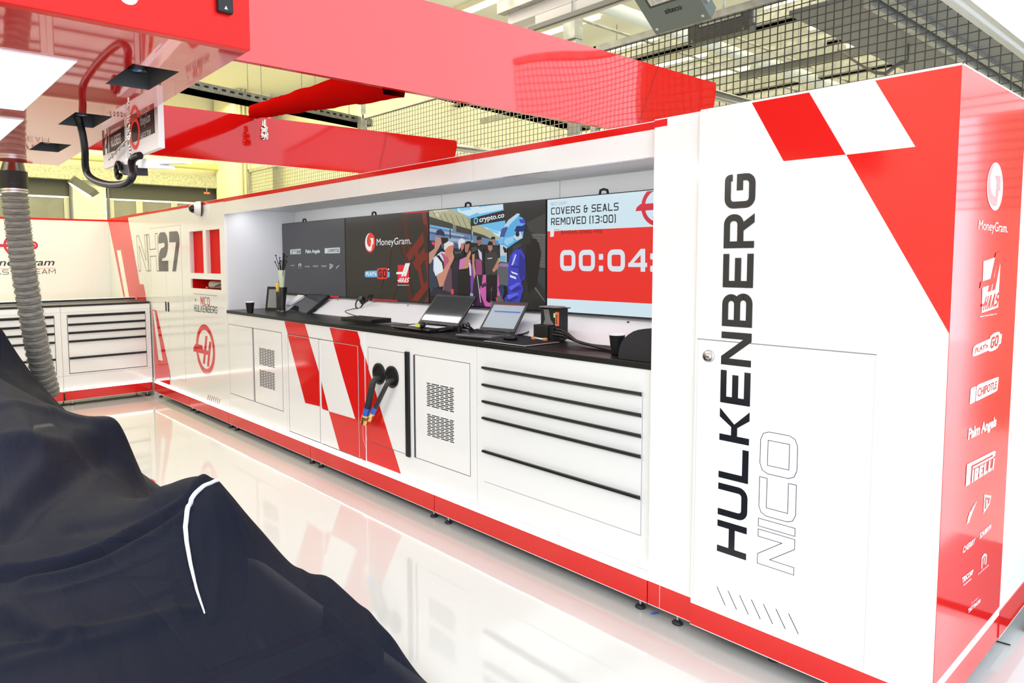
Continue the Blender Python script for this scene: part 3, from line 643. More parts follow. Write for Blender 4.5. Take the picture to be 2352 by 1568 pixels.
stext('TAITTINGER', [(2223, 1408), (2251, 1382), (2252, 1373), (2223, 1398)], .035); stext('champagne', [(2230, 1388), (2246, 1373), (2246, 1370), (2230, 1384)], .01)
# white cabinet behind the tower
t = thing('side_cabinet', 'plain white cabinet with red plinth standing directly behind the red tower side', 'cabinet', (0, .845, 0))
b = MB(); b.box(-.8, .0, .845, 2.1, .19, H-.002, WHITE); b.build('body', t)
b = MB(); b.box(-.022, .004, .845, 2.1, .075, .19, RED); b.box(-.022, .0046, .845, 2.1, .073, .076, WHITE); b.box(-.8, -.022, .9, 2.1, .075, .08, BLKM); b.build('kickboard', t)
feet(t, [(-.055, .93), (-.055, 2.0), (-.7, .93), (-.7, 2.0)], .075)

# ================================================================== the four screens
SY = .64; sp4 = yplane(SY)
def screen(x0, x1, label, base, z0=1.345, z1=2.07):
    t = thing('display', label, 'screen', (x0, SY, z0), 'wall displays in the niche')
    b = MB(); b.box(x0+.001, x1-.001, SY+.002, SY+.05, z0, z1, BLK, .003); b.build('frame', t)
    b = MB(); b.box(x0+.005, x1-.005, SY, SY+.003, z0+.008, z1-.006, base); b.build('screen', t)
    b = MB()
    for xx in (x0+.35*(x1-x0), ):
        b.tube([(xx-.03, SY+.03, z1), (xx-.025, SY+.03, z1+.025), (xx, SY+.03, z1+.03), (xx+.025, SY+.03, z1+.022), (xx+.03, SY+.03, z1)], .008, BLK, 6)
    b.build('bracket', t)
    return t
def gfx(t, items, name='screen_graphic', fr=sp4, n0=.0006, dn=.00018):
    """items: list of (polys, material); later items lie on top"""
    b = MB(); n = n0
    for polys, m in items:
        G(b, fr, polys, m, n); n += dn
    return b.build(name, t)
GW = glow((.80, .82, .84), .95); C = lambda r, g, b, s=1.0: glow(srgb(r, g, b), s)
SQ4 = lambda *a: [WY(x, y, SY) for x, y in a]
s1 = screen(-6.10, -4.853, 'leftmost dark grey wall screen with small white sponsor logos', C(72, 72, 76))
def onq(polys, quad, w=1.0, h=1.0): return quadmap(polys, SQ4(*quad), w, h)
it = []
def stx(txt, x0, y0, x1, y1, dy=0, bold=.02, shear=0): # quad in pixels: left/right, top/bottom with slope dy
    q, a = fonttxt(txt, bold, shear); return onq(q, [(x0, y1), (x1, y1-dy), (x1, y0-dy), (x0, y0)])
LG = C(205, 212, 214)
it.append((onq(pirelli(), [(667, 584), (691, 583), (691, 571), (667, 573)]), LG))
it.append((stx('Palm Angels', 702, 573, 735, 584, 1, .04), LG))
it.append((onq([rrect(0, .19, 0, 1, .05), rrect(.2, 1, 0, 1, .05)], [(746, 582), (781, 581), (781, 568), (746, 570)]), LG))
q, a = fonttxt('CHIPOTLE', .03); it.append((onq(boxmap(q, .25, .95, .2, .8), [(746, 582), (781, 581), (781, 568), (746, 570)]), C(60, 66, 70)))
it.append((stx('TRICORP', 667, 608, 677, 611, 0, .05)+stx('mindmaze', 684, 614, 694, 616, 0, .02)+stx('TAITTINGER', 700, 610, 712, 614, 0, .04)+stx('SCHUBERTH', 719, 609, 731, 613, 0, .06)+stx('CHERRY', 738, 609, 751, 613, 0, .06), C(150, 154, 156)))
it.append((onq(mm, [(686, 612), (692, 612), (692, 605), (686, 605)])+onq(flag, [(758, 617), (765, 615), (765, 607), (758, 606)])+onq(star, [(772, 617), (778, 616), (781, 608), (775, 608)]), LG))
it.append((onq([rect(0, 1, 0, 1)], [(741, 682), (778, 684), (778, 680), (743, 678)]), C(205, 50, 62)))
gfx(s1, it)
s2 = screen(-4.848, -3.620, 'dark wall screen with a red round arrow logo and red brush strokes', C(48, 44, 38))
it = []
rnd = random.Random(3); br1, br2, br3 = C(78, 34, 25), C(122, 38, 26), C(64, 38, 30)
def bar(cx, cy, L, wd, ang):
    a = math.radians(ang); dx, dz = math.cos(a)*L/2, math.sin(a)*L/2; ex, ez = -math.sin(a)*wd/2, math.cos(a)*wd/2
    return clip([(cx-dx-ex, cz_(cy)-dz-ez), (cx+dx-ex, cz_(cy)+dz-ez), (cx+dx+ex, cz_(cy)+dz+ez), (cx-dx+ex, cz_(cy)-dz+ez)], -4.84, -3.628, 1.356, 2.06)
cz_ = lambda v: v
for (px_, py_, L, wd, ang, m) in ((976, 505, .26, .05, 104, br2), (962, 505, .2, .04, 110, br3), (928, 508, .22, .06, 38, br3), (936, 545, .36, .045, 104, br1), (931, 578, .22, .05, 112, br1), (957, 566, .30, .07, 38, br2), (973, 586, .30, .08, 38, br2), (964, 618, .30, .045, 106, br2), (983, 606, .34, .05, 97, br2), (893, 600, .2, .04, 80, br3), (916, 560, .2, .03, 110, br3), (940, 662, .3, .06, 104, br1), (971, 668, .40, .06, 38, br2), (984, 690, .24, .05, 40, br2), (905, 670, .2, .04, 60, br3), (878, 640, .16, .04, 70, br3), (978, 548, .22, .05, 98, br3)):
    c0 = WY(px_, py_, SY); c = bar(c0[0], c0[1], L, wd, ang)
    if len(c) > 2: it.append(([c], m))
it.append((onq([rect(0, 1, 0, 1)], [(818, 687), (914, 692), (914, 689), (850, 685)])+onq([rect(0, 1, 0, 1)], [(920, 491), (985, 487), (985, 484), (940, 487)]), C(190, 44, 40)))
mq = [(839, 580), (863, 580), (863, 534), (839, 535)]
d, ar = mgcircle(.5, .5, .5); it.append((onq(d, mq), C(236, 62, 48))); it.append((onq(ar, mq), C(240, 240, 240)))
it.append((stx('MoneyGram.', 866, 548, 945, 569, 4, .0), C(240, 240, 240)))
pq4 = [(839, 639), (896, 639), (896, 617), (839, 619)]
it.append((onq([rrect(0, .6, .12, .85, .12), rrect(.88, 1.0, .1, .7, .05)], pq4), C(110, 178, 226)))
it.append((onq([rrect(.5, .92, -.08, 1.12, .12)], pq4), C(222, 52, 48)))
q, w = techno('GO', .7, .22, .12); it.append((onq(boxmap(q, .55, .88, .08, .95, w), pq4), C(60, 24, 22))); q, a = fonttxt("PLAY'n", .03); it.append((onq(boxmap(q, .05, .48, .3, .72), pq4)+onq([ell(.96, .95, .03, .08, 12)], pq4), C(240, 240, 240)))
hq4 = [(911, 656), (943, 656), (943, 604), (911, 605)]
sqr, Hh, ha = haaslogo(0, 1, 0, 1)
it.append((onq(sqr, hq4), C(226, 40, 44))); it.append((onq(Hh+ha, hq4)+stx('Haas Automation, Inc.', 914, 653, 941, 656, 0, .02), C(242, 242, 242)))
gfx(s2, it)
s3 = screen(-3.616, -2.392, 'wall screen showing photographers facing a driver in a blue helmet', C(30, 30, 32))
# scene on the screen, in the pixel grid of a 5.807x enlargement at (980, 450)
def Q(*a):
    pts = [WY(980+x/5.807, 450+y/5.807, SY) for x, y in zip(a[::2], a[1::2])]
    return clip(pts, -3.611, -2.397, 1.353, 2.0635)
it = []
def L(col, *polys, s=1.0):
    ps = [p for p in (Q(*q) for q in polys) if len(p) > 2]
    it.append((ps, C(*col, s)))
L((110, 190, 235), (40, 60, 1060, 60, 1060, 640, 40, 640))
L((205, 232, 246), (400, 130, 640, 100, 760, 190, 560, 270, 420, 210), (760, 410, 1000, 480, 1010, 560, 800, 480), (640, 160, 1020, 100, 1020, 180, 700, 240))
L((140, 205, 240), (420, 150, 560, 130, 600, 180, 460, 200), (820, 430, 960, 470, 960, 510, 830, 470))
L((178, 176, 140), (30, 180, 270, 160, 470, 230, 600, 330, 860, 470, 990, 585, 700, 540, 400, 440, 30, 290))
L((205, 204, 178), (120, 230, 190, 215, 170, 270, 120, 285), (60, 190, 250, 175, 300, 200, 80, 220))
for k in range(7):
    x = 70+k*80; L((112, 112, 92), (x, 195+k*16, x+8, 195+k*16, x+70, 300+k*26, x+62, 302+k*26))
L((66, 64, 58), (30, 270, 350, 370, 350, 440, 30, 380), (395, 390, 600, 450, 600, 520, 395, 500), (620, 475, 760, 520, 900, 590, 900, 620, 620, 560))
L((128, 128, 120), (350, 380, 395, 390, 395, 500, 350, 480))
L((104, 132, 172), (40, 400, 600, 520, 960, 600, 960, 660, 40, 600))
L((160, 176, 196), (40, 430, 500, 520, 500, 545, 40, 470), (300, 560, 620, 590, 620, 620, 300, 600))
L((70, 86, 120), (40, 480, 560, 560, 560, 575, 40, 500), (200, 600, 500, 640, 500, 700, 200, 700))
L((34, 36, 40), (590, 300, 602, 300, 602, 600, 595, 600), (308, 440, 322, 440, 322, 570, 308, 570))
L((32, 34, 44), (588, 300, 1050, 185, 1050, 325, 590, 405))
q, a = fonttxt('crypto.co', .02)
it.append((quadmap(q, [WY(980+x/5.807, 450+y/5.807, SY) for x, y in ((705, 372), (1040, 305), (1035, 225), (705, 292))]), C(236, 240, 244)))
L((130, 200, 225), (630, 310, 655, 285, 685, 300, 685, 350, 655, 380, 632, 360)); L((32, 34, 44), (642, 318, 656, 302, 674, 312, 672, 344, 656, 362, 644, 348))
L((196, 206, 214), (980, 640, 1070, 660, 1070, 880, 985, 870)); L((110, 180, 215), (985, 800, 1060, 790, 1060, 870, 985, 860))
L((92, 94, 100), (940, 880, 1100, 880, 1100, 1200, 940, 1180)); L((150, 118, 178), (930, 890, 1100, 905, 1100, 950, 930, 930))
# garage interior
L((44, 42, 41), (1015, 60, 1625, 20, 1605, 1560, 1100, 1560, 1090, 700, 1050, 330))
L((64, 62, 62), (1330, 360, 1620, 210, 1615, 560, 1380, 470))
for k in range(24):
    y = 505+k*19; x = 1405+k*4.6; L((150, 152, 152), (x, y, 1606, y+8, 1606, y+14, x, y+6))
L((52, 60, 64), (1480, 970, 1600, 990, 1600, 1280, 1470, 1110)); L((92, 96, 98), (1450, 1200, 1600, 1420, 1600, 1440, 1440, 1230)); L((28, 24, 24), (1330, 640, 1500, 620, 1535, 760, 1470, 1200, 1360, 1300, 1320, 900))
L((26, 22, 22), (1390, 560, 1470, 570, 1500, 650, 1400, 700))
# ground
L((206, 96, 172), (640, 1050, 960, 1050, 1010, 1560, 560, 1560)); L((70, 34, 70), (640, 1240, 720, 1300, 820, 1560, 600, 1560), (830, 1270, 950, 1250, 930, 1430, 820, 1420), (740, 1180, 790, 1150, 800, 1200, 735, 1230))
L((44, 34, 50), (560, 900, 780, 960, 700, 1300, 640, 1560, 560, 1560), (330, 850, 600, 900, 600, 1330, 340, 1330))
# two people behind
L((34, 34, 40), (660, 650, 760, 700, 770, 900, 740, 1200, 640, 1200, 640, 760)); L((150, 104, 86), (672, 560, 735, 556, 738, 640, 700, 668, 674, 630)); L((40, 34, 32), (668, 560, 690, 535, 735, 545, 738, 580, 676, 590))
L((150, 70, 120), (655, 840, 740, 850, 745, 1050, 665, 1050)); L((210, 200, 220), (690, 700, 740, 760, 745, 860, 710, 830))
L((40, 40, 46), (860, 670, 940, 650, 985, 720, 985, 900, 930, 960, 860, 900)); L((170, 120, 100), (866, 560, 920, 560, 922, 620, 895, 650, 870, 620)); L((30, 26, 26), (864, 560, 880, 540, 918, 545, 922, 575, 868, 580))
L((200, 215, 40), (950, 840, 985, 820, 985, 880, 955, 895))
L((58, 56, 58), (790, 770, 850, 745, 930, 740, 965, 830, 950, 960, 930, 1060, 800, 1060, 780, 900)); L((176, 122, 100), (820, 640, 880, 640, 884, 710, 852, 745, 826, 710)); L((26, 22, 22), (816, 640, 840, 600, 884, 612, 890, 655, 830, 660))
L((182, 128, 106), (930, 900, 960, 830, 978, 850, 960, 960, 900, 1020, 880, 990)); L((214, 214, 214), (818, 828, 880, 822, 880, 834, 818, 840))
L((24, 20, 24), (800, 1050, 950, 1050, 945, 1420, 880, 1420, 870, 1200, 850, 1420, 800, 1400)); L((110, 108, 112), (858, 1400, 890, 1400, 885, 1470, 860, 1475))
# photographers
L((30, 34, 48), (35, 590, 130, 600, 200, 700, 200, 900, 35, 930)); L((196, 140, 122), (125, 540, 200, 560, 200, 640, 130, 760, 60, 900, 35, 900, 35, 760, 110, 700)); L((36, 46, 84), (130, 520, 140, 460, 190, 440, 240, 480, 250, 540, 180, 520)); L((22, 22, 24), (195, 550, 290, 560, 290, 610, 210, 640)); L((200, 70, 100), (70, 610, 110, 610, 118, 660, 80, 650))
L((206, 218, 232), (90, 830, 200, 740, 300, 760, 320, 880, 250, 1000, 130, 1070, 90, 980)); L((228, 236, 244), (100, 850, 190, 800, 225, 900, 220, 1010, 120, 1060)); L((52, 60, 84), (40, 930, 100, 830, 95, 1000, 130, 1080, 170, 1200, 60, 1300, 40, 1200)); L((24, 24, 30), (130, 790, 175, 790, 240, 890, 250, 980, 228, 980, 210, 890))
L((190, 90, 120), (190, 750, 300, 800, 330, 1000, 330, 1290, 220, 1310, 240, 980, 230, 830)); L((96, 70, 84), (250, 980, 340, 960, 350, 1300, 230, 1310)); L((226, 220, 214), (240, 640, 300, 600, 362, 620, 372, 660, 330, 660, 300, 720, 240, 720)); L((206, 130, 108), (300, 670, 362, 650, 365, 730, 310, 820, 250, 800, 250, 720))
L((204, 142, 118), (135, 1060, 215, 1010, 300, 880, 330, 760, 385, 730, 370, 840, 310, 960, 225, 1200, 180, 1215)); L((28, 32, 32), (355, 740, 500, 720, 510, 800, 400, 830, 370, 800)); L((70, 84, 84), (380, 745, 470, 735, 470, 760, 385, 775))
L((48, 42, 56), (100, 1210, 340, 1290, 340, 1330, 60, 1330)); L((226, 70, 70), (332, 1240, 368, 1240, 368, 1310, 335, 1310))
L((214, 222, 232), (425, 620, 440, 580, 480, 560, 520, 590, 515, 620, 470, 660, 440, 720)); L((190, 118, 100), (462, 640, 515, 620, 500, 700, 470, 740))
L((176, 112, 92), (520, 640, 585, 640, 585, 720, 545, 760, 520, 740)); L((30, 26, 26), (515, 650, 540, 600, 600, 600, 600, 640, 545, 640)); L((26, 26, 28), (590, 620, 690, 630, 690, 740, 590, 790, 560, 740)); L((62, 66, 76), (600, 690, 680, 670, 690, 720, 610, 750))
L((206, 120, 186), (450, 850, 560, 800, 600, 870, 560, 960, 440, 980)); L((198, 140, 112), (545, 790, 590, 720, 600, 760, 570, 860, 540, 1000, 500, 1020, 480, 980), (615, 780, 650, 770, 645, 900, 665, 1040, 640, 1110, 620, 1040)); L((120, 66, 160), (590, 930, 620, 930, 640, 1100, 620, 1300, 595, 1300)); L((28, 22, 28), (430, 980, 580, 960, 600, 1330, 420, 1330))
L((210, 210, 220), (570, 880, 600, 900, 605, 1060, 585, 1060)); L((150, 170, 190), (590, 1290, 630, 1300, 630, 1470, 585, 1460)); L((200, 190, 200), (680, 1060, 690, 1060, 735, 1420, 725, 1420))
# driver
L((58, 62, 190), (1130, 770, 1190, 720, 1270, 700, 1320, 800, 1330, 1000, 1320, 1100, 1270, 1140, 1300, 1240, 1230, 1480, 1060, 1470, 1045, 1370, 1100, 1300, 1085, 1200, 1100, 1120, 1100, 900))
L((40, 42, 140), (1250, 760, 1320, 850, 1325, 1060, 1270, 1130, 1230, 1000), (1100, 1260, 1230, 1200, 1290, 1230, 1180, 1280), (1060, 1380, 1200, 1330, 1240, 1350, 1120, 1420), (1130, 930, 1230, 930, 1240, 960, 1140, 950))
L((92, 100, 226), (1110, 1210, 1230, 1150, 1270, 1160, 1130, 1260), (1080, 1320, 1220, 1290, 1240, 1310, 1100, 1380), (1160, 780, 1200, 760, 1190, 900, 1150, 930))
L((225, 230, 240), (1140, 920, 1195, 780, 1208, 785, 1152, 925), (1130, 1000, 1215, 1030, 1230, 1055, 1150, 1030), (1118, 1050, 1200, 1080, 1205, 1110, 1125, 1082))
L((58, 58, 70), (1130, 690, 1250, 630, 1290, 660, 1200, 720, 1150, 740)); L((46, 30, 30), (1115, 680, 1160, 690, 1140, 790, 1115, 770))
L((88, 176, 228), (1045, 420, 1090, 330, 1200, 250, 1290, 290, 1330, 360, 1310, 450, 1290, 560, 1180, 630, 1080, 700, 1030, 660, 1025, 590, 1075, 520))
L((190, 214, 236), (1040, 410, 1100, 320, 1220, 230, 1260, 245, 1200, 300, 1120, 380, 1080, 440)); L((30, 40, 110), (1180, 470, 1210, 400, 1280, 400, 1330, 370, 1320, 470, 1240, 480)); L((60, 70, 190), (1240, 310, 1320, 310, 1330, 370, 1260, 360))
L((66, 86, 150), (985, 550, 1010, 440, 1080, 405, 1092, 430, 1060, 500, 1050, 545)); L((200, 216, 232), (1160, 540, 1260, 470, 1292, 560, 1210, 590)); L((150, 206, 240), (1040, 620, 1060, 560, 1160, 540, 1180, 600, 1080, 660))
it.append(([Q(*[c for k in range(14) for c in (1222+26*math.cos(k*.449), 508+36*math.sin(k*.449))])], C(30, 32, 34)))
L((20, 20, 24), (1030, 640, 1075, 700, 1080, 750, 1050, 760, 1030, 700)); L((226, 232, 238), (1030, 650, 1080, 690, 1074, 702, 1028, 664))
L((38, 56, 96), (960, 1210, 1030, 1180, 1050, 1260, 1020, 1380, 985, 1290)); L((90, 100, 100), (950, 1330, 1010, 1330, 1030, 1470, 970, 1470)); L((226, 60, 56), (930, 1350, 945, 1350, 970, 1440, 960, 1470), (1020, 1370, 1030, 1370, 1045, 1465, 1030, 1465))
gfx(s3, it, dn=.00006)
s4 = screen(-2.387, -1.160, 'rightmost wall screen with a white countdown clock on red', C(214, 236, 246))
it = []
it.append(([clip(P, -2.382, -1.165, 1.354, 2.0635) for P in [SQ4((1240, 532), (1530, 519), (1530, 699), (1240, 684))]], C(240, 44, 36)))
it.append((onq([rect(0, 1, 0, 1)], [(1264, 544), (1272, 543), (1273, 525), (1264, 527)])+onq([[(0, 0), (.6, 0), (1, .1), (.6, .2), (1, .3), (.6, .4), (1, .5), (.6, .6), (1, .7), (.6, .8), (1, .9), (.6, 1), (0, 1)]], [(1265, 544), (1273, 543), (1274, 526), (1265, 527)]), C(240, 240, 240)))
it.append((onq([rect(0, 1, 0, 1)], [(1272, 528), (1286, 528), (1286, 527), (1272, 527)]), C(240, 44, 36)))
def st(txt, quad, wd, w, sp, fi=None):
    q, W = techno(txt, wd, w, sp, fi); return onq(q, quad, W)
it.append((st('COVERS & SEALS', [(1266, 493), (1421, 483), (1421, 465), (1266, 477)], .72, .15, .16), C(24, 26, 30)))
it.append((st('REMOVED (13:00)', [(1266, 517), (1415, 511), (1415, 492), (1266, 501)], .72, .15, .16), C(24, 26, 30)))
it.append((st('NEXT EVENT:', [(1266, 472), (1304, 469), (1304, 462), (1266, 465)], .62, .08, .2), C(110, 120, 128)))
it.append((st('BAHRAIN GRAND PRIX', [(1289, 538), (1384, 535), (1384, 526), (1289, 529)], .72, .12, .2), C(100, 20, 20)))
W4 = C(226, 234, 244)
for ch, a in (('0', ((1287, 622), (1322, 622), (1322, 574), (1287, 574))), ('0', ((1330, 622), (1367, 623), (1367, 573), (1330, 574))), ('0', ((1396, 623), (1436, 624), (1436, 572), (1396, 573))), ('4', ((1443, 613.5), (1486, 624), (1486, 571), (1443, 572)))):
    if ch == '0': it.append((onq(glyph('0', 1.0, .24, .2), list(a)), W4))
it.append((onq([rect(.68, .92, 0, 1), [(.02, .2), (0, .3), (.68, 1), (.92, 1), (.92, .95), (.3, .38), (.3, .2)], rect(.02, 1.02, .2, .39)], [(1443, 623), (1486, 624), (1486, 571), (1443, 572)]), W4))
it.append((onq([rrect(0, 1, 0, .33, .1), rrect(0, 1, .67, 1, .1)], [(1376, 623), (1386, 623), (1386, 583), (1376, 583)]), W4))
it.append(([clip(P, -2.38, -1.1655, 1.36, 2.06) for P in onq([rrect(0, 1, 0, .33, .1), rrect(0, 1, .67, 1, .1)], [(1494, 624), (1505, 624), (1505, 581), (1494, 582)])], W4))
c = WY(1513, 472, SY); it.append(([P for P in (clip(P, -2.38, -1.1655, 1.36, 2.06) for P in emblem(c[0], c[1], .112)) if len(P) > 2], C(214, 40, 64)))
gfx(s4, it)
# ================================================================== things on the worktop
CZ = 1.2
SHEEN = mat('dark_screen', (.02, .022, .026), .06, spec=.9)
def cup(x, y, label):
    t = thing('paper_cup', label, 'cup', (x, y, CZ), 'black paper cups on the counter')
    b = MB(); b.lathe([(0, .001), (.027, .001), (.029, .006), (.040, .100), (.0405, .104)], (x, y, CZ), BLKM, 28); b.build('wall', t)
    b = MB(); b.lathe([(.0395, .098), (.039, .103), (.0415, .106), (.042, .102), (.040, .1)], (x, y, CZ), WINK, 28); b.build('rim', t, label='white rolled rim')
    b = MB(); b.lathe([(.038, .10), (.028, .01), (0, .01)], (x, y, CZ), WINK, 24); b.build('lining', t)
c = PZ(570, 719, CZ); cup(c[0], c[1]+.02, 'black paper cup standing alone on the far left end of the counter')
c = PY(1417, 829, .165); cup(c[0], .165, 'black paper cup with white rim beside the black padded shape')
# leaning monitors at the left
def leaning(name, label, quad_bl, w, h, th, lean, yaw, scr, cat='monitor', inset=.02):
    """slab standing on its lower edge, leaning back"""
    t = thing(name, label, cat, quad_bl)
    o = np.array(quad_bl, float); U = np.array([math.cos(yaw), math.sin(yaw), 0]); B = np.array([-math.sin(yaw), math.cos(yaw), 0])
    V = np.array([0, 0, 1])*math.cos(lean)+B*math.sin(lean); N = np.cross(U, V)
    fr = FR(o, U, V, N)
    b = MB(); b.obox(fr.p(0, 0, -th), U*w, V*h, N*th, BLK); b.build('housing', t)
    b = MB(); b.obox(fr.p(inset, inset, 0), U*(w-2*inset), V*(h-2*inset), N*.001, scr); b.build('screen', t)
    return t, fr
t, fr = leaning('small_monitor', 'small black framed monitor with grey screen behind the tool tubes', tuple(PZ(609, 712, CZ)), .215, .235, .045, math.radians(10), math.radians(22), mat('grey_screen', (.25, .26, .27), .25), inset=.026)
b = MB(); b.tube([fr.p(.13, .235, -.02), fr.p(.13, .335, -.02)], .0095, BLK, 8); b.build('antenna', t)
p = PZ(657, 716, CZ)
t, fr = leaning('drawing_tablet', 'dark flat tablet leaning on the sloped white panel beside the tool tubes', (p[0], p[1]+.0, CZ), .36, .30, .03, math.radians(57), math.radians(3), SHEEN, 'tablet', .015)
b = MB(); b.obox(fr.p(.34, .08, -.03), fr.U*.03, fr.V*.03, fr.N*.01, BLK); b.build('clip', t)
o = MB(); p = PZ(660, 706, 1.22); fr2 = FR((p[0]-.03, .50, 1.245), (1, 0, 0), (.25, .3, .42), (0, -.8, .5)); o.obox(fr2.p(0, 0, 0), np.array((.12, 0, 0)), np.array((.14, .07, .10)), np.array((0, -.006, .004)), WINK)
tag(o.build('paper_sheet'), 'white paper sheets tucked behind the leaning dark tablet', 'paper')
# two tubes with cable ties
for k, (px_, py_, r, h) in enumerate(((641, 715, .024, .19), (649, 716, .028, .235))):
    c = PZ(px_, py_, CZ); t = thing('tool_tube', 'shorter black tube with a yellow funnel top' if k == 0 else 'taller black tube holding a bundle of black cable ties', 'tube', c, 'tubes beside the small monitor')
    b = MB(); b.lathe([(0, .001), (r, .001), (r, .012)], c, ALU, 20); b.build('base_ring', t)
    b = MB(); b.lathe([(r, .012), (r, h), (r-.003, h), (r-.003, .02)], c, BLK, 20); b.build('tube', t)
    if k == 0:
        b = MB(); b.lathe([(.018, h-.03), (.02, h), (.031, h+.085), (.029, h+.085), (.017, h)], c, mat('yellow_plastic', (.65, .47, .06), .4), 18); b.build('funnel', t, label='yellow funnel')
    else:
        e = thing('cable_ties', 'bundle of black cable ties in a pale green sleeve, standing in the taller tube', 'cable ties', (c[0], c[1], CZ+.02))
        b = MB(); b.lathe([(.02, h-.05), (.022, h), (.036, h+.16), (.0355, h+.162), (.02, h)], c, mat('pale_green', (.55, .62, .45), .5), 16); b.build('sleeve', e)
        rn = random.Random(5); b = MB()
        for j in range(13):
            a = rn.uniform(0, 6.28); d = rn.uniform(.02, .085); ex = np.array((c[0]+d*math.cos(a)*1.1, c[1]+d*math.sin(a)*.6, CZ+h+.27+rn.uniform(-.04, .05)))
            b.tube([(c[0], c[1], CZ+.03), (c[0]+.01*math.cos(a), c[1]+.01*math.sin(a), CZ+h+.02), ex*.55+np.array((c[0], c[1], CZ+h+.1))*.45, ex], .003, BLKM, 5)
            b.sphere(ex, .0075, BLKM, 6, 4)
        b.build('ties', e)
def spline(pts, m=6):
    P = [np.array(p, float) for p in pts]; D = []
    for i in range(len(P)-1):
        p0, p1, p2, p3 = P[max(i-1, 0)], P[i], P[i+1], P[min(i+2, len(P)-1)]
        for k in range(m):
            s = k/m; D.append(.5*((2*p1)+(-p0+p2)*s+(2*p0-5*p1+4*p2-p3)*s*s+(-p0+3*p1-3*p2+p3)*s**3))
    return D+[P[-1]]
# plug socket + plug with cable on the sloped panel
def sl(x, s, n=0.0):  # point on the sloped panel: s 0..1 upwards
    y = .435+.255*s; z = 1.2005+.1445*s; return np.array((x, y-.493*n, z+.870*n))
c = PY(806, 706, .56); xs_ = -4.52
o = MB(); A = sl(xs_-.085, .45, .001); o.obox(A, (.17, 0, 0), sl(0, .95)-sl(0, .45), np.array((0, -.0025, .0043)), NICHE)
s_ = thing('socket', 'white wall socket plate set in the sloped panel', 'socket', A); o.build('plate', s_)
pl = thing('power_plug', 'black power plug with curled cable sticking out of the white socket', 'plug', sl(xs_, .7))
o = MB(); P0 = sl(xs_-.01, .75, .004); o.tube([P0, P0+(.0, -.02, .03), P0+(.004, -.04, .045)], [.028, .030, .022], BLK, 14); o.build('body', pl)
o = MB(); P1 = P0+np.array((.0, -.04, .04))
o.tube(spline([P1, P1+(-.03, -.02, -.03), P1+(-.02, -.03, -.075), P1+(.04, -.03, -.08), P1+(.10, -.02, -.03), P1+(.15, -.01, .005), P1+(.18, -.0, .01)]), .006, BLK, 8)
o.tube([P1+(.17, 0, -.01), P1+(.19, 0, .04)], .009, BLK, 8); o.tube([P1+(.11, 0, -.02), P1+(.15, 0, .035)], .007, BLK, 8)
e = PZ(830, 735, CZ+.03); o.tube(spline([P1+(.02, -.03, -.08), (P1[0]+.05, .40, 1.25), (e[0]-.02, e[1]+.02, CZ+.045), (e[0]+.04, e[1], CZ+.032)]), .0035, BLK, 6); o.build('cable', pl)
KEY = mat('key_caps', (.03, .03, .033), .45); PALM = mat('laptop_palm', (.10, .10, .105), .4)
def laptop(label, fl, fr_, d, yaw=None, open_=None, scr=None, h=.022, deck=BLK, lidh=None, stuff=None):
    """fl, fr_: front left/right corners on the worktop; d depth; open_ lid angle from flat"""
    fl = np.array(fl, float); fr_ = np.array(fr_, float); U = fr_-fl; w = np.linalg.norm(U); U /= w; B = np.array([-U[1], U[0], 0]); Z = np.array([0, 0, 1.0])
    t = thing('laptop', label, 'laptop', fl, 'laptops on the counter')
    b = MB(); b.prism([fl+Z*.004+B*.01, fl+Z*(h*.7), fl+Z*h+B*.006, fl+B*d+Z*h, fl+B*d+Z*.002], U*w, deck); b.build('base', t)
    if open_ is None:
        b = MB(); b.prism([fl+Z*(h+.001), fl+Z*(h+.012)+B*.004, fl+B*d+Z*(h+.014), fl+B*d+Z*(h+.001)], U*w, BLK); b.build('lid', t)
        return t
    b = MB(); b.obox(fl+U*.03*w/.36+B*d*.42+Z*h, U*(w*.84), B*d*.46, Z*.0012, KEY)
    for r in range(5):
        for k in range(13):
            b.obox(fl+U*(w*.09+k*w*.0635)+B*(d*.44+r*d*.086)+Z*(h+.001), U*w*.055, B*d*.07, Z*.002, BLK)
    b.build('keyboard', t)
    b = MB(); b.obox(fl+U*w*.34+B*d*.06+Z*h, U*w*.28, B*d*.3, Z*.0008, PALM); b.build('touchpad', t)
    a = open_; V = -B*math.cos(a)*-1 if False else (-B*math.cos(a)+Z*math.sin(a)); N = np.cross(U, V)*-1
    L = lidh or d; o = fl+B*(d-.004)+Z*(h+.004); 
    if N@np.array((0, -1, 0)) < 0: N = -N
    lf = FR(o, U, V, N)
    b = MB(); b.obox(lf.p(0, .004, -.010), U*w, V*L, N*.010, BLK); lid = b.build('lid', t)
    b = MB(); b.obox(lf.p(.016, .03, 0), U*(w-.032), V*(L-.044), N*.0008, scr[0])
    for (u0, u1, v0, v1, m) in scr[1:]: b.obox(lf.p(.016+(w-.032)*u0, .03+(L-.044)*v0, .0009), U*(w-.032)*(u1-u0), V*(L-.044)*(v1-v0), N*.0003, m)
    b.build('screen', lid)
    b = MB(); b.tube([fl+B*d+U*w*.1+Z*h, fl+B*d+U*w*.25+Z*h], .006, BLK, 8); b.tube([fl+B*d+U*w*.75+Z*h, fl+B*d+U*w*.9+Z*h], .006, BLK, 8); b.build('hinge', t)
    return t
laptop('closed black laptop lying on the counter below the power plug', PZ(782, 738, CZ+.01), PZ(853, 745, CZ+.01), .19)
l2 = laptop('open black laptop with a dark reflecting screen and papers on its keyboard', PZ(897, 754, CZ), PZ(985, 765, CZ), .25, open_=math.radians(131), scr=[SHEEN], lidh=.265)
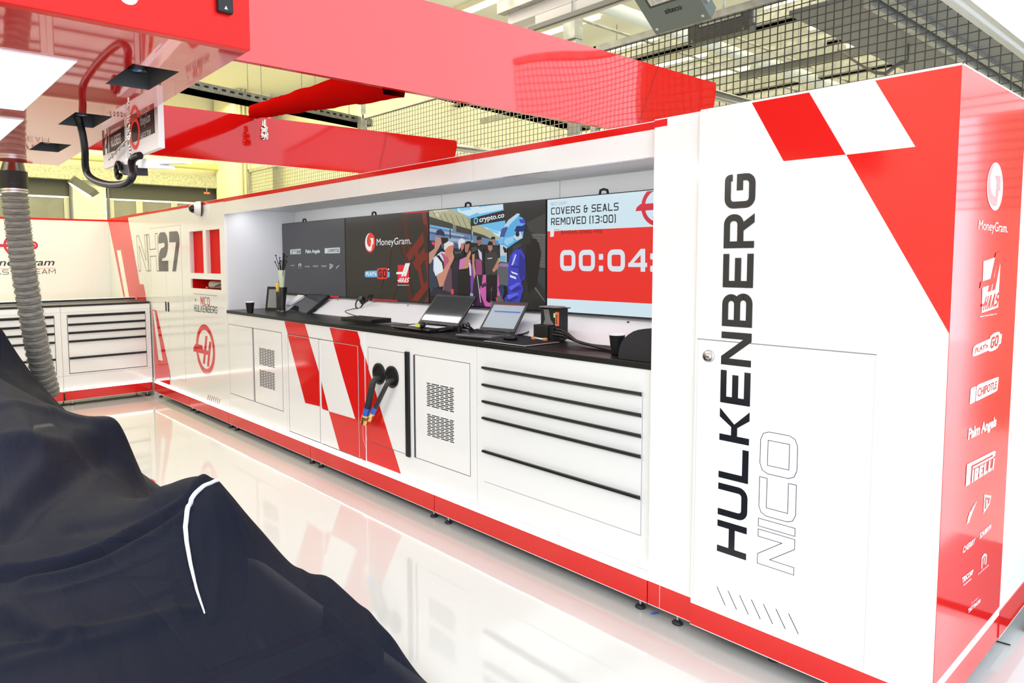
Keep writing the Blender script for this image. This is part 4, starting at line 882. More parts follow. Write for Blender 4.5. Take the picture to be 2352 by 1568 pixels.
l3 = laptop('open laptop with a pale grey lit screen in front of the countdown screen', PZ(1046, 775, CZ), PZ(1128, 782, CZ), .24, open_=math.radians(133), deck=mat('laptop_grey', (.09, .09, .095), .35), lidh=.245,
    scr=[C(176, 186, 196), (0, 1, .94, 1, C(110, 30, 44)), (.12, .96, .64, .69, C(58, 92, 200)), (.12, .9, .6, .63, C(172, 172, 170))])
c = PZ(970, 752, CZ+.024)
o = MB(); o.obox(c+np.array((-.16, .0, .003)), (.30, .02, 0), (-.03, .10, 0), (0, 0, .002), WINK); tag(o.build('paper'), 'white papers lying on the keyboard of the dark laptop', 'paper')
t = thing('gadget', 'small black gadget with a yellow label on the dark laptop', 'gadget', c)
o = MB(); o.sphere(c+(.03, -.03, .022), .03, BLK, 14, 8, (1.1, 1, .75)); o.build('housing', t); o = MB(); o.box(c[0]+.008, c[0]+.05, c[1]-.066, c[1]-.057, CZ+.034, CZ+.056, mat('lime_label', (.72, .78, .1), .4)); o.build('label_patch', t)
# charger, cables
def rough_cable(name, label, pts, r, cat='cable', grp=None, jit=0):
    o = MB(); P = [np.array(p, float) for p in pts]; D = []
    for i in range(len(P)-1):
        p0, p1, p2, p3 = P[max(i-1, 0)], P[i], P[i+1], P[min(i+2, len(P)-1)]
        for k in range(6):
            s = k/6; D.append(.5*((2*p1)+(-p0+p2)*s+(2*p0-5*p1+4*p2-p3)*s*s+(-p0+3*p1-3*p2+p3)*s**3))
    D.append(P[-1]); o.tube(D, r, BLK, 8); x = o.build(name); return tag(x, label, cat, grp)
K = lambda x, y, z=0.0: PZ(x, y, CZ+z)
rough_cable('cable', 'tangled black cables lying between the two open laptops', [K(1008, 760, .01), K(1030, 757, .015), K(1060, 752, .012), K(1085, 757, .03), K(1075, 748, .07), K(1063, 742, .075), K(1068, 752, .03), K(1090, 758, .012), K(1110, 752, .012), K(1135, 752, .02), K(1108, 757, .01), K(1080, 761, .01)], .007)
rough_cable('cable', 'looped thin black cable standing up between the two open laptops', [K(1082, 764, .015), K(1075, 755, .05), K(1070, 748, .085), K(1075, 741, .11), K(1079, 748, .085), K(1080, 758, .04), K(1088, 765, .012)], .0035)
o = MB(); c = K(1055, 762); o.tube([c, c+(0, 0, .045)], .016, BLK, 12); tag(o.build('adapter'), 'small black cylindrical adapter standing between the two open laptops', 'adapter')
rough_cable('cable', 'black cable running from the lit laptop to the black box', [K(1190, 769, .015), K(1205, 766, .02), K(1222, 758, .03)], .006)
# mouse and clipboards
c = K(1172, 781, .008)
t = thing('mouse_pad', 'black folder with steel edge lying under the computer mouse', 'folder', c)
A, Bq, Cq, Dq = K(1112, 785), K(1206, 797), K(1283, 788), K(1190, 771)
o = MB(); o.prism([p+np.array((0, 0, .001)) for p in (A, Bq, Cq, Dq)], (0, 0, .009), BLKM); o.build('cover', t)
o = MB(); o.tube([A+(0, -.002, .006), Bq+(0, -.002, .006)], .002, ALU, 6); o.tube([Bq+(0.002, -.002, .006), Cq+(.002, 0, .006)], .004, ALU, 6); o.build('edge', t, label='steel edge')
t = thing('computer_mouse', 'black computer mouse on the black folder', 'mouse', c)
o = MB(); o.sphere(c+(0, 0, .016), .05, BLK, 18, 10, (1.05, .75, .48)); o.build('shell', t)
o = MB(); o.tube([c+(-.012, -.034, .026), c+(-.012, -.026, .034)], .004, RUB, 8); o.build('wheel', t)
# black boxes
c = K(1246, 783)
t = thing('power_supply', 'black power supply box with an orange label and grille top behind the mouse', 'box', c)
x0, y0 = c[0]-.062, c[1]+.02
o = MB(); o.box(x0, x0+0.1480, y0+.03, y0+.11, CZ, CZ+0.1924, BLK, .004); o.build('tall_case', t)
o = MB(); o.box(x0-0.0037, x0+0.1110, y0-.03, y0+.03, CZ, CZ+0.0962, BLK, .004); o.box(x0+0.1110, x0+0.1480, y0-.02, y0+.03, CZ, CZ+0.0888, BLKM, .004); o.build('low_case', t)
o = MB(); o.prism([(x0+0.0222, y0+.0295, CZ+0.0962), (x0+0.1110, y0+.0295, CZ+0.0962), (x0+0.0814, y0+.0295, CZ+0.1258), (x0+0.0666, y0+.0295, CZ+0.1850), (x0+0.0259, y0+.0295, CZ+0.1850), (x0+0.0370, y0+.0295, CZ+0.1258)], (0, -.001, 0), mat('grey_panel', (.16, .16, .165), .4)); o.build('front_plate', t)
o = MB(); o.box(x0+0.1273, x0+0.1502, y0+.018, y0+.028, CZ+0.0925, CZ+0.1739, mat('orange_label', (.75, .16, .06), .45)); fl_ = o.build('label_strip', t, label='orange label')
q, a = fonttxt('RACE', .02); o = MB(); o.mats = []
fr_ = yplane(y0+.0175); G(o, fr_, [[(x0+0.1339+.0105*(1-v), CZ+0.1073+.052*u) for u, v in p] for p in q], BLKM, .0006); o.build('lettering', fl_)
o = MB(); o.box(x0+0.1125, x0+0.1265, y0+.02, y0+.029, CZ+0.1406, CZ+0.1665, mat('green_tag', (.5, .8, .3), .5)); o.build('green_tag', t)
o = MB(); o.box(x0-0.0074, x0+0.1628, y0+.02, y0+.115, CZ+0.1931, CZ+0.1983, BLK)
for k in range(14): o.box(x0+k*.0096, x0+k*.0096+.0045, y0+.018, y0+.11, CZ+0.1983, CZ+0.2042, mat('mid_grey', (.3, .3, .31), .4))
o.build('grille_top', t)
for k, dx in enumerate((0.0, .09)):
    o = MB(); o.box(x0+dx, x0+dx+.026, y0-.05, y0-.034, CZ+0.0089, CZ+0.0237, mat('orange_plastic', (.8, .3, .12), .4)); o.tube([(x0+0.0222, y0-.042, CZ+0.0163), (x0+0.0888, y0-.042, CZ+0.0133)], .007, ALU, 8) if k == 0 else None
    tag(o.build('connector'), ('left orange connector with a silver stem lying before the power supply' if k == 0 else 'right orange connector lying before the power supply'), 'connector')
for k, dz in enumerate((.078, .062, .045)):
    rough_cable('cable', ('topmost black cable running from the power supply to the right cup', 'middle black cable running from the power supply to the right cup', 'lowest black cable running from the power supply to the right cup')[k], [(x0+.14, y0+.0-.008*k, CZ+dz), (x0+.22, y0, CZ+dz*.85), K(1325, 783, .035-.008*k), K(1360, 793, .02-.004*k), K(1400, 803-3*k, .012), K(1440, 812-4*k, .010)], .0085, grp=None)
# dark padded shape at the right end
c0 = K(1418, 838)
t = thing('padded_backrest', 'black padded rounded shape standing at the right end of the counter', 'pad', c0)
xl = WY(1421, 800, .10)[0]; prof = []
P_b = []
raw = [(1421, 838), (1420, 815), (1422, 800), (1427, 786), (1434, 776), (1443, 768), (1454, 761), (1466, 757), (1480, 755), (1515, 757), (1515, 853), (1470, 846)]
for (px_, py_) in raw:
    p = PY(px_, py_, .055); P_b.append((min(p[0], -1.162), .055, max(p[2], CZ+.001)))
o = MB(); o.prism(P_b[::-1], (0, .065, 0), mat('soft_black', (.012, .012, .015), .7)); bb = o.build('pad', t)
md = bb.modifiers.new('bevel', 'BEVEL'); md.width = .014; md.segments = 3; md.limit_method = 'ANGLE'; md.angle_limit = .9
o = MB(); o.box(P_b[0][0]+.02, -1.17, .06, .115, CZ, CZ+.006, BLK); o.build('base', t)

# ================================================================== floor and building shell
def struct(name, mb):
    o = mb.build(name); o['kind'] = 'structure'; return o
FLOOR = mat('epoxy_floor', (0.66, 0.655, 0.64), 0.055, spec=1.0, ior=1.65)
nt = FLOOR.node_tree; bs = nt.nodes['Principled BSDF']
tc = nt.nodes.new('ShaderNodeTexCoord'); n1 = nt.nodes.new('ShaderNodeTexNoise'); n1.inputs['Scale'].default_value = 1.6; n1.inputs['Detail'].default_value = 2
bp_ = nt.nodes.new('ShaderNodeBump'); bp_.inputs['Strength'].default_value = .035; bp_.inputs['Distance'].default_value = .05
nt.links.new(tc.outputs['Object'], n1.inputs['Vector']); nt.links.new(n1.outputs['Fac'], bp_.inputs['Height']); nt.links.new(bp_.outputs['Normal'], bs.inputs['Normal'])
b = MB(); b.box(-16, 6, -8, 14, -.1, 0, FLOOR); struct('floor', b)
CEILM = mat('ceiling_white', (.78, .77, .70), .7)
WALLC = mat('wall_cream', (.80, .76, .58), .7)
b = MB(); b.box(-16, 1.3, -8, 14, 4.95, 5.05, CEILM); struct('ceiling', b)
b = MB(); b.box(-16, -9.2, 3.9, 4.0, 0, 4.95, WALLC); b.box(-9.2, -9.0, 3.9, 13, 0, 4.95, WALLC); struct('wall_right', b)
b = MB(); b.box(-9.0, 1.2, 13, 13.1, 0, 4.95, WALLC); struct('wall_far', b)
b = MB(); b.box(-16, 1.0, -6.6, -6.5, 0, 4.95, WALLC); struct('wall_left', b)
b = MB(); b.box(1.2, 1.32, 5.6, 9.5, 0, 4.95, mat('reflection_mask_grey', (.45, .43, .40), .6)); struct('wall_reflection_mask', b)  # unseen wall added so the red tower side mirrors less daylight
XW = -13.5
DOORM = noisy('roller_door', (.16, .16, .145), (.20, .20, .18), 3, .55)
mat('dark_steel', (.16, .16, .155), .45, .6)
DPALE = mat('roller_post', (.42, .41, .36), .6)
CONC = noisy('concrete_beam', (.30, .30, .22), (.46, .46, .36), 30, .85)
b = MB(); b.box(XW-.2, XW, -8, 3.6, 3.35, 4.95, WALLC); struct('wall_back', b)
b = MB(); b.box(XW-.05, XW+.14, -8, 3.25, 3.15, 3.38, CONC); struct('trim_1', b)
# sectional doors in the back wall
def sec_door(y0, y1, label):
    t = thing('sectional_door', label, 'door', (XW, y0, 0), 'grey sectional doors in the back wall')
    b = MB()
    for k in range(6): b.box(XW-.06, XW-.03, y0, y1, .02+k*.47, .48+k*.47, DOORM, .008)
    b.box(XW-.06, XW-.03, y0, y1, 2.86, 3.2, mat('dark_header', (.06, .06, .052), .6))
    b.build('panel', t)
    for yy in (y0+.06, y0+.57, y0+1.22, y1-.06):
        b = MB(); b.box(XW-.03, XW-.012, yy-.06, yy+.06, .02, 2.84, DPALE); b.build('stile', t)
    b = MB(); b.box(XW-.03, XW-.01, y0, y1, 2.84, 2.86, WINK); b.build('seal', t)
    b = MB(); b.tube([(XW+.02, y1-.02, 0), (XW+.02, y1-.02, 3.1)], .02, MATS['dark_steel'], 8); b.tube([(XW+.02, y0+.02, 0), (XW+.02, y0+.02, 3.1)], .02, MATS['dark_steel'], 8); b.build('track', t)
sec_door(-3.0, .24, 'grey sectional door behind the ribbed duct'); sec_door(.83, 3.2, 'grey sectional door near the far right corner'); sec_door(-6.4, -3.4, 'grey sectional door at the far left')
b = MB(); b.box(XW-.1, XW+.02, .26, .80, 0, 3.2, mat('pillar_paint', (.62, .60, .50), .7)); b.box(XW-.1, XW+.02, -3.38, -3.02, 0, 3.2, MATS['pillar_paint']); struct('trim_2', b)
# pillar in the right corner, pipes on it
p0 = PX(520, 300, -12.6)
b = MB(); b.box(-13.4, -12.4, 2.86, 3.6, 0, 4.95, WALLC); struct('trim_3', b)
for k in range(3):
    xx = -12.36; yy = 2.94+.08*k; b = MB(); b.tube([(xx, yy, 0), (xx, yy, 4.94)], .025, mat('pipe_cream', (.66, .62, .42), .5), 8)
    tag(b.build('wall_pipe'), ('left cream pipe on the corner pillar', 'middle cream pipe on the corner pillar', 'right cream pipe on the corner pillar')[k], 'pipe', 'cream pipes on the corner pillar')
# ================================================================== red gantry over the car
GZ = 2.45
def GP(x, y, dz=0.0): p = PZ(x, y, GZ); return np.array((p[0], p[1], GZ+dz))
c1, c2 = GP(565, 121), GP(137, 379)
slope = (c2[1]-c1[1])/(c2[0]-c1[0])
def ey(x): return c1[1]+slope*(x-c1[0])
xf, xb = c1[0]-.01, c2[0]-.03
t = thing('gantry', 'large glossy red gantry box with square camera holes hanging over the car', 'gantry', (xf, -3, GZ))
holes = []
for q in (((298, 147), (409, 164), (347, 206), (246, 193)), ((166, 259), (255, 267), (220, 293), (137, 286)), ((91, 327), (160, 332), (138, 350), (67, 344))):
    pp = [GP(*a) for a in q]; holes.append((min(p[0] for p in pp), max(p[0] for p in pp), np.mean([pp[0][1], pp[3][1]]), np.mean([pp[1][1], pp[2][1]])))
# underside as a strip grid with three square holes
xs = sorted([xf, xb]+[h[0] for h in holes]+[h[1] for h in holes])[::-1]
b = MB(); yL = -4.6
for i in range(len(xs)-1):
    xa, xe = xs[i], xs[i+1]; h = next((h for h in holes if abs(h[1]-xa) < 1e-6 and abs(h[0]-xe) < 1e-6), None)
    if h is None: b.face([(xa, yL, GZ), (xa, ey(xa), GZ), (xe, ey(xe), GZ), (xe, yL, GZ)], REDG)
    else:
        b.face([(xa, yL, GZ), (xa, h[2], GZ), (xe, h[2], GZ), (xe, yL, GZ)], REDG); b.face([(xa, h[3], GZ), (xa, ey(xa), GZ), (xe, ey(xe), GZ), (xe, h[3], GZ)], REDG)
b.build('underside', t)
b = MB(); b.face([(xf, ey(xf), GZ), (xb, ey(xb), GZ), (xb, ey(xb), GZ+.42), (xf, ey(xf), GZ+.42)], REDG); b.face([(xb, ey(xb), GZ), (xb, yL, GZ), (xb, yL, GZ+.42), (xb, ey(xb), GZ+.42)], REDG)
b.face([(xf, ey(xf), GZ+.42), (xb, ey(xb), GZ+.42), (xb, yL, GZ+.42), (xf, yL, GZ+.42)], REDG); b.build('shell', t)
b = MB(); b.box(xf, xf+.05, yL, ey(xf), GZ-.002, GZ+.62, mat('red_satin', (.74, .010, .008), .3, spec=.2), .004); fp_ = b.build('front_board', t, label='plain satin red front board')
b = MB(); fx = xplane(xf+.0505); wa, wb_ = WX(272, 6, xf+.05), WX(318, 7, xf+.05); q = [rrect(wa[0], wb_[0], wa[1], wa[1]+.16, .03)]; G(b, fx, q, WINK, .001); b.build('lettering', fp_)
for h in holes:
    b = MB(); d_ = .22
    b.face([(h[0], h[2], GZ), (h[1], h[2], GZ), (h[1], h[2], GZ+d_), (h[0], h[2], GZ+d_)], mat('charcoal', (.06, .06, .065), .5)); b.face([(h[0], h[3], GZ), (h[1], h[3], GZ), (h[1], h[3], GZ+d_), (h[0], h[3], GZ+d_)], MATS['charcoal'])
    b.face([(h[0], h[2], GZ), (h[0], h[3], GZ), (h[0], h[3], GZ+d_), (h[0], h[2], GZ+d_)], MATS['charcoal']); b.face([(h[1], h[2], GZ), (h[1], h[3], GZ), (h[1], h[3], GZ+d_), (h[1], h[2], GZ+d_)], MATS['charcoal']); b.face([(h[0], h[2], GZ+d_), (h[1], h[2], GZ+d_), (h[1], h[3], GZ+d_), (h[0], h[3], GZ+d_)], BLKM); b.build('camera_recess', t)
    cx, cy = (h[0]+h[1])/2+.02, (h[2]+h[3])/2-.02
    s_ = thing('overhead_camera', ('nearest', 'middle', 'farthest')[holes.index(h)]+' black camera with blue lens inside a square gantry hole', 'camera', (cx, cy, GZ+.06), 'cameras in the gantry holes')
    o = MB(); o.lathe([(0, .16), (.04, .16), (.045, .05), (.04, .03), (.036, .02)], (cx, cy, GZ), BLK, 20); o.build('body', s_)
    o = MB(); o.lathe([(.036, .022), (.03, .03)], (cx, cy, GZ), BLK, 18); o.lathe([(.020, .024), (.012, .020), (0, .018)], (cx, cy, GZ), mat('blue_lens', (.05, .12, .4), .08), 18); o.build('lens', s_)
# light panels in the underside
for k, q in enumerate((((0, 115), (174, 139), (75, 254), (0, 243)), ((0, 270), (53, 274), (0, 335), (0, 335)))):
    pp = [GP(*a) for a in q]; xa, xe = (pp[1][0], pp[2][0]); 
    ya = pp[1][1]; b = MB(); b.box(xe, xa, -3.4, ya, GZ-.006, GZ+.004, glow((1, 1, 1), 2.0)); L_ = thing('light_panel', ('near' if k == 0 else 'far')+' white light panel in the red gantry underside', 'light', (xa, ya, GZ), 'light panels in the gantry underside'); b.build('diffuser', L_)
    b = MB(); b.box(xe-.004, xa+.004, ya, ya+.004, GZ-.006, GZ-.0005, WINK); b.box(xe-.004, xe, -3.4, ya, GZ-.006, GZ-.0005, WINK); b.box(xa, xa+.004, -3.4, ya, GZ-.006, GZ-.0005, WINK); b.build('frame', L_)
# small black lamp clip on the front board
p = PX(515, 8, xf+.06); t = thing('clip_lamp', 'small black clip with white triangle on the red front board', 'clip', p)
o = MB(); o.box(xf+.051, xf+.075, p[1]-.028, p[1]+.028, p[2]-.035, p[2]+.1, BLK, .006); o.build('body', t); o = MB(); o.face([(xf+.0756, p[1]-.006, p[2]-.024), (xf+.0756, p[1]+.006, p[2]-.024), (xf+.0756, p[1], p[2]-.012)], WINK); o.build('mark', t)
# beams from the gantry to the wall
def beam(Xf, ya, yb, ztop_a, ztop_b, label, tipdz=.05, seams=(), tube_ends=None, mt=None):
    mt = mt or REDB; t = thing('gantry_beam', label, 'beam', (Xf, ya, GZ), 'red beams reaching the wall')
    n = 26; b = MB(); V = []; rn = random.Random(int(abs(Xf)*100))
    ys = [ya+(yb-ya)*i/n for i in range(n+1)]
    m = 7
    for i, y in enumerate(ys):
        zt = ztop_a+(ztop_b-ztop_a)*i/n
        s = (yb-y)/.30
        for j in range(m+1):
            f = j/m; z0 = GZ; z = z0+(zt-z0)*f
            yy = y
            if i == n: yy = yb-(.11*(1-f)) - (.02 if j == m else 0)
            w = .0035*math.sin(y*2.3+z*3.1+Xf)+.0018*math.sin(y*5.1-z*7+1.3*Xf)
            V.append((Xf+w*(1 if 0 < i < n else .3), yy, z))
    Fq = [(i*(m+1)+j, (i+1)*(m+1)+j, (i+1)*(m+1)+j+1, i*(m+1)+j+1) for i in range(n) for j in range(m)]
    b.mesh(V, Fq, mt, True)
    Vb = [(x-.03, y, z) for x, y, z in V]; b.mesh(Vb, [f[::-1] for f in Fq], RED, True)
    top = [i*(m+1)+m for i in range(n+1)]; bot = [i*(m+1) for i in range(n+1)]; end = [n*(m+1)+j for j in range(m+1)]
    for E in (top, bot, end):
        for a, c in zip(E[:-1], E[1:]): b.face([V[a], V[c], Vb[c], Vb[a]], RED)
    b.build('fascia', t)
    for (y0, y1) in seams:
        o = MB(); A = np.array((Xf+.008, y1, GZ+.01)); Bv = np.array((Xf+.009, y0, ztop_b-.005)); o.face([A, A+(0, .004, 0), Bv+(0, .004, 0), Bv], mat('seam_red', (.3, .006, .005), .3)); o.build('seam', t)
    for k, (z, ye) in enumerate(tube_ends or ()):
        o = MB(); o.tube([(Xf-.07, ya, z), (Xf-.07, ye, z)], .036, CHROME, 14); o.build('tube', t)
    return t
X1 = PZ(1380, 291, GZ)[0]; X2 = PZ(827, 397, GZ)[0]
beam(X1, ey(X1)+.002, 1.86, 2.868, 2.893, 'nearest big red glossy beam running from the gantry to the tower side', seams=((1.15, .92),), tube_ends=((2.84, 2.84), (2.70, 2.84)))
beam(X2, ey(X2)+.002, 1.79, 2.806, 2.842, 'farther red glossy beam behind the hanging displays', seams=((.95, .85),), tube_ends=((2.79, 2.84), (2.68, 2.84)), mt=REDM)
# foil wrapped arm between the beams
A = PX(905, 184, X1-.05); Bq = PX(582, 258, X2+.03); d_ = Bq-A
t = thing('wrapped_arm', 'narrow red arm wrapped in crumpled foil between the two red beams', 'arm', A)
b = MB(); n = 40; rn = random.Random(9); V = []
for i in range(n+1):
    c = A+d_*i/n+np.array((0, 0, .003*math.sin(i*.7)))
    prof = [(-.05, -.07), (.05, -.07), (.065, .0), (.05, .07), (-.05, .07), (-.065, 0)]
    for (u, v) in prof: V.append(c+np.array((rn.uniform(-.003, .003), u*(1.15-.5*i/n)+rn.uniform(-.003, .003), v*(1.0-.35*i/n)+rn.uniform(-.002, .002))))
b.mesh(V, [(i*6+k, i*6+(k+1) % 6, (i+1)*6+(k+1) % 6, (i+1)*6+k) for i in range(n) for k in range(6)], FOIL, True); b.build('wrap', t)
c = PX(606, 275, X2+.16); t = thing('air_connector', 'small chrome connector hanging from the end of the foil wrapped arm', 'connector', c)
o = MB(); o.tube([c, c+(0, 0, -.05)], .018, ALU, 10); o.build('stem', t); o = MB(); o.lathe([(.02, -.05), (.03, -.06), (.03, -.085), (.024, -.09), (.032, -.10), (.036, -.13), (.03, -.15), (0, -.155)], c, CHROME, 18); o.build('coupling', t)
# hanging double display by the gantry edge
MY = -1.50
def hdisp(q, label, txt):
    (xa, za), (xc, zc) = WY(*q[0], MY), WY(*q[1], MY)
    return xa, xc
def hang(x0, x1, zb, label, big):
    t = thing('hanging_display', label, 'display', (x0, MY, zb), 'displays hanging at the gantry edge'); h = .47
    b = MB(); b.box(x0, x1, MY, MY+.032, zb, zb+h, WINK, .003); b.build('housing', t)
    b = MB(); b.box(x0+.006, x1-(.055 if x1 > -3.2 else .02), MY-.0015, MY, zb+.085, zb+h-.02, glow(srgb(44, 30, 26), .9)); sc = b.build('screen', t)
    b = MB(); fr = yplane(MY-.0016); zc = GZ-.055
    x1 = x1-.02
    for (polys, m) in big(x0+.006, x1-.04, zc): G(b, fr, polys, m, .0006)
    b.build('screen_graphic', sc)
def bigA(x0, x1, zc):
    q, w = techno('27', .8, .22, .1); q2, w2 = techno('HULKENBERG', .7, .16, .14)
    return [(boxmap(q, x0+.06, x0+.17, zc-.03, zc+.15, w), WINK), (boxmap(q2, x0+.2, x1-.03, zc+.005, zc+.065, w2), WINK)]
def bigB(x0, x1, zc):
    d, ar = mgcircle(x0+.16, zc+.04, .09); q, a = fonttxt('MoneyGram', .0, .2); q2, w2 = techno('HAAS F1 TEAM', 1.0, .14, .2)
    return [(ringp(x0+.15, zc+.02, .09, .065), C(220, 50, 40)), (boxmap(q, x0+.25, x1-.06, zc+.03, zc+.10), WINK), (boxmap(q2, x0+.25, x1-.06, zc-.03, zc+.005, w2), WINK)]
zb = PY(380, 327, MY)[2]; xa = WY(238, 391, MY)[0]; xm = WY(291, 360, MY)[0]; xe = WY(365, 333, MY)[0]
zb = (PY(241, 392, MY)[2]+PY(365, 333, MY)[2])/2
hang(xa, xm-.005, zb, 'left hanging display with white racing number and surname', bigA); hang(xm+.03, xe, zb, 'right hanging display with red ring logo and white team lettering', bigB)
# white bracket unit with chains and black hose under the displays
c = PY(330, 378, MY-.1); t = thing('hanging_bracket', 'white two-pronged bracket unit hanging under the displays', 'bracket', c)
def bw(x, y, dy=0.0): return PY(x, y, MY-.06+dy)
o = MB()
o.prism([bw(275, 370), bw(285, 364), bw(305, 362), bw(372, 366), bw(416, 370), bw(416, 375), bw(366, 376), bw(366, 380), bw(378, 380), bw(378, 387), bw(330, 386), bw(300, 384), bw(276, 384)], (0, .05, .0), WINK); o.build('arm', t)
o = MB(); o.prism([bw(262, 384, -.01), bw(276, 377, -.01), bw(312, 379, -.01), bw(314, 402, -.01), bw(284, 402, -.01), bw(273, 390, -.01)], (0, .06, 0), mat('dark_case', (.035, .035, .04), .35)); o.build('case', t)
t = thing('chain', 'thin steel chain bundle hanging between the two displays', 'chain', PY(295, 300, MY-.03))
rn = random.Random(2)
for s in range(3):
    o = MB(); P = [PY(294+s*2+rn.uniform(-1.5, 1.5), 250+y*6.2-s*.5, MY-.03-.01*s) for y in range(12)] + [PY(290-8*k, 322+9*k, MY-.04) for k in range(1, 6)]
    if s == 2: P = P[:12]+[PY(297+k, 325+8*k, MY-.03) for k in range(1, 5)]
    P = [p for p in P if p[2] < GZ+.2]
    o.tube(P, .006, CHROME, 6)
    for p in P[1:-1]: o.sphere(p, .013, CHROME, 8, 5, (.8, .5, 1.2))
    o.build('strand', t)
# black looping hose
pts = [(178, 262), (183, 280), (190, 310), (195, 345), (196, 380), (203, 402), (222, 416), (250, 424), (278, 424), (296, 417), (305, 400), (303, 385), (303, 370), (312, 360), (322, 357)]
t = thing('umbilical_hose', 'thick black hose looping from a gantry hole to the white bracket', 'hose', PZ(178, 262, GZ))
P = []; n = len(pts); A = PZ(178, 268, GZ+.05)
for i, (x, y) in enumerate(pts):
    f = i/(n-1); yy = A[1]+(MY-.09-A[1])*f; P.append(PY(x, y, yy))
D = []
for i in range(len(P)-1):
    p0, p1, p2, p3 = P[max(i-1, 0)], P[i], P[i+1], P[min(i+2, len(P)-1)]
    for k in range(6):
        s = k/6; D.append(.5*((2*p1)+(-p0+p2)*s+(2*p0-5*p1+4*p2-p3)*s*s+(-p0+3*p1-3*p2+p3)*s**3))
D = [np.array((D[0][0]-.01, D[0][1], GZ+.2))]+D; o = MB(); o.tube(D+[P[-1]], .020, BLK, 14); o.build('hose', t)
o = MB(); cc = bw(272, 391, -.02); o.tube([cc+np.array((.042*math.cos(a), 0, .042*math.sin(a))) for a in np.linspace(0, 5.6, 14)], .014, BLK, 10); o.build('coil', t)
# grey ribbed duct
t = thing('air_duct', 'grey ribbed fabric duct hanging from the gantry down behind the covered car', 'duct', PZ(30, 400, GZ))
pts = [(32, 418, -6.5), (36, 470, -6.5), (44, 540, -6.55), (55, 620, -6.6), (68, 700, -6.68), (82, 780, -6.78), (97, 850, -6.9), (112, 905, -7.0)]
P = [PX(x, y, X) for x, y, X in pts]; D = []
for i in range(len(P)-1):
    p0, p1, p2, p3 = P[max(i-1, 0)], P[i], P[i+1], P[min(i+2, len(P)-1)]
    for k in range(30):
        s = k/30; D.append(.5*((2*p1)+(-p0+p2)*s+(2*p0-5*p1+4*p2-p3)*s*s+(-p0+3*p1-3*p2+p3)*s**3))
rn = random.Random(4)
def wr(i): return .095+.012*abs(math.sin(i*math.pi/6.0))*-1+.010+rn.uniform(-.002, .003)
o = MB(); o.tube(D, [wr(i) for i in range(len(D))], noisy('duct_fabric', (.17, .165, .15), (.27, .265, .25), 14, .7, stretch=(1, 1, 5)), 22); o.build('ribbed_sleeve', t)
o = MB()
for i in range(3, len(D)-1, 6):
    tdir = D[i+1]-D[i-1]; tdir /= np.linalg.norm(tdir); o.tube([D[i]-tdir*.0025, D[i]+tdir*.0025], .1055, mat('rib_wire', (.05, .05, .045), .5), 22, cap=False)
o.build('rib_wire', t)
tp0 = P[0]; o = MB(); o.tube([tp0+(0, 0, -.06), tp0+(0, 0, .09)], .108, BLK, 22); o.build('clamp', t, label='black clamp')
o = MB(); o.tube([tp0+(0, 0, -.10), tp0+(0, 0, -.06)], .104, ALU, 22); o.build('ring', t)
o = MB(); o.tube([tp0+(0, 0, .09), tp0+(.03, -.0, .2)], [.10, .07], mat('dark_chrome', (.2, .2, .2), .15, 1.0), 20); o.tube([tp0+(-.12, .12, .22), tp0+(.12, .22, .24)], .03, ALU, 8); o.build('elbow', t)
# ================================================================== hall behind and above
YM = 2.9
def zw(x, y, Y=YM): return PY(x, y, Y)
b = MB(); WIRE_SHADED = mat('mesh_wire_shaded', (.05, .047, .042), .5, .2); WIRE_LIT = mat('mesh_wire_lit', (.26, .24, .18), .5, .2)  # same wire in two tones: lit and shaded look put into the colour
def wires(b, x0, x1, z0, z1, m, s=.0605, r=.0033):
    k = 0; x = x0
    while x < x1:
        b.box(x-r, x+r, YM-r, YM+r, z0, z1, m); x += s
    z = z0
    while z < z1:
        b.box(x0, x1, YM-r+.006, YM+r+.006, z-r, z+r, m); z += s
def mesh_panel(x0, x1, z0, z1, label, rail=True, m=None):
    t = thing('mesh_panel', label, 'mesh fence', (x0, YM, z0), 'wire mesh panels above the cabinets')
    b = MB(); wires(b, x0, x1, z0, z1, m or WIRE_LIT); b.build('wire_grid', t)
    b = MB()
    if rail: b.box(x0, x1, YM-.03, YM+.03, z1, z1+.06, GALV)
    b.box(x0-.03, x0+.03, YM-.03, YM+.03, 0, z1+.06, GALV); b.build('frame', t)
mesh_panel(-11.9, -8.06, 2.0, 3.32, 'far low wire mesh panel seen below the farther red beam')
mesh_panel(-7.98, -3.90, 2.0, 3.70, 'wire mesh panel in a lit tone seen between the two red beams')
mesh_panel(-3.82, 1.15, 2.0, 3.70, 'wire mesh panel in a shaded tone behind the nearest beam tip and above the tower', m=WIRE_SHADED)
for (px_, y0, y1, lb) in ((1318, 60, 300, 'steel post with wide head plate behind the nearest red beam'), (828, 215, 300, 'steel post behind the farther red beam')):
    p = zw(px_, y0, YM+.1); t = thing('steel_post', lb, 'post', (p[0], YM+.1, 0)); w = .055
    b = MB(); b.box(p[0]-w, p[0]+w, YM+.07, YM+.15, 0, p[2], GALV); b.build('shaft', t)
    if y0 < 100:
        b = MB(); b.box(p[0]-w-.04, p[0]+w+.01, YM+.04, YM+.17, p[2]-.14, p[2]+.2, GALV, .004); b.build('sleeve', t); b = MB(); b.box(p[0]-.16, p[0]+.13, YM, YM+.2, p[2]+.2, p[2]+.22, GALV); b.build('head_plate', t)
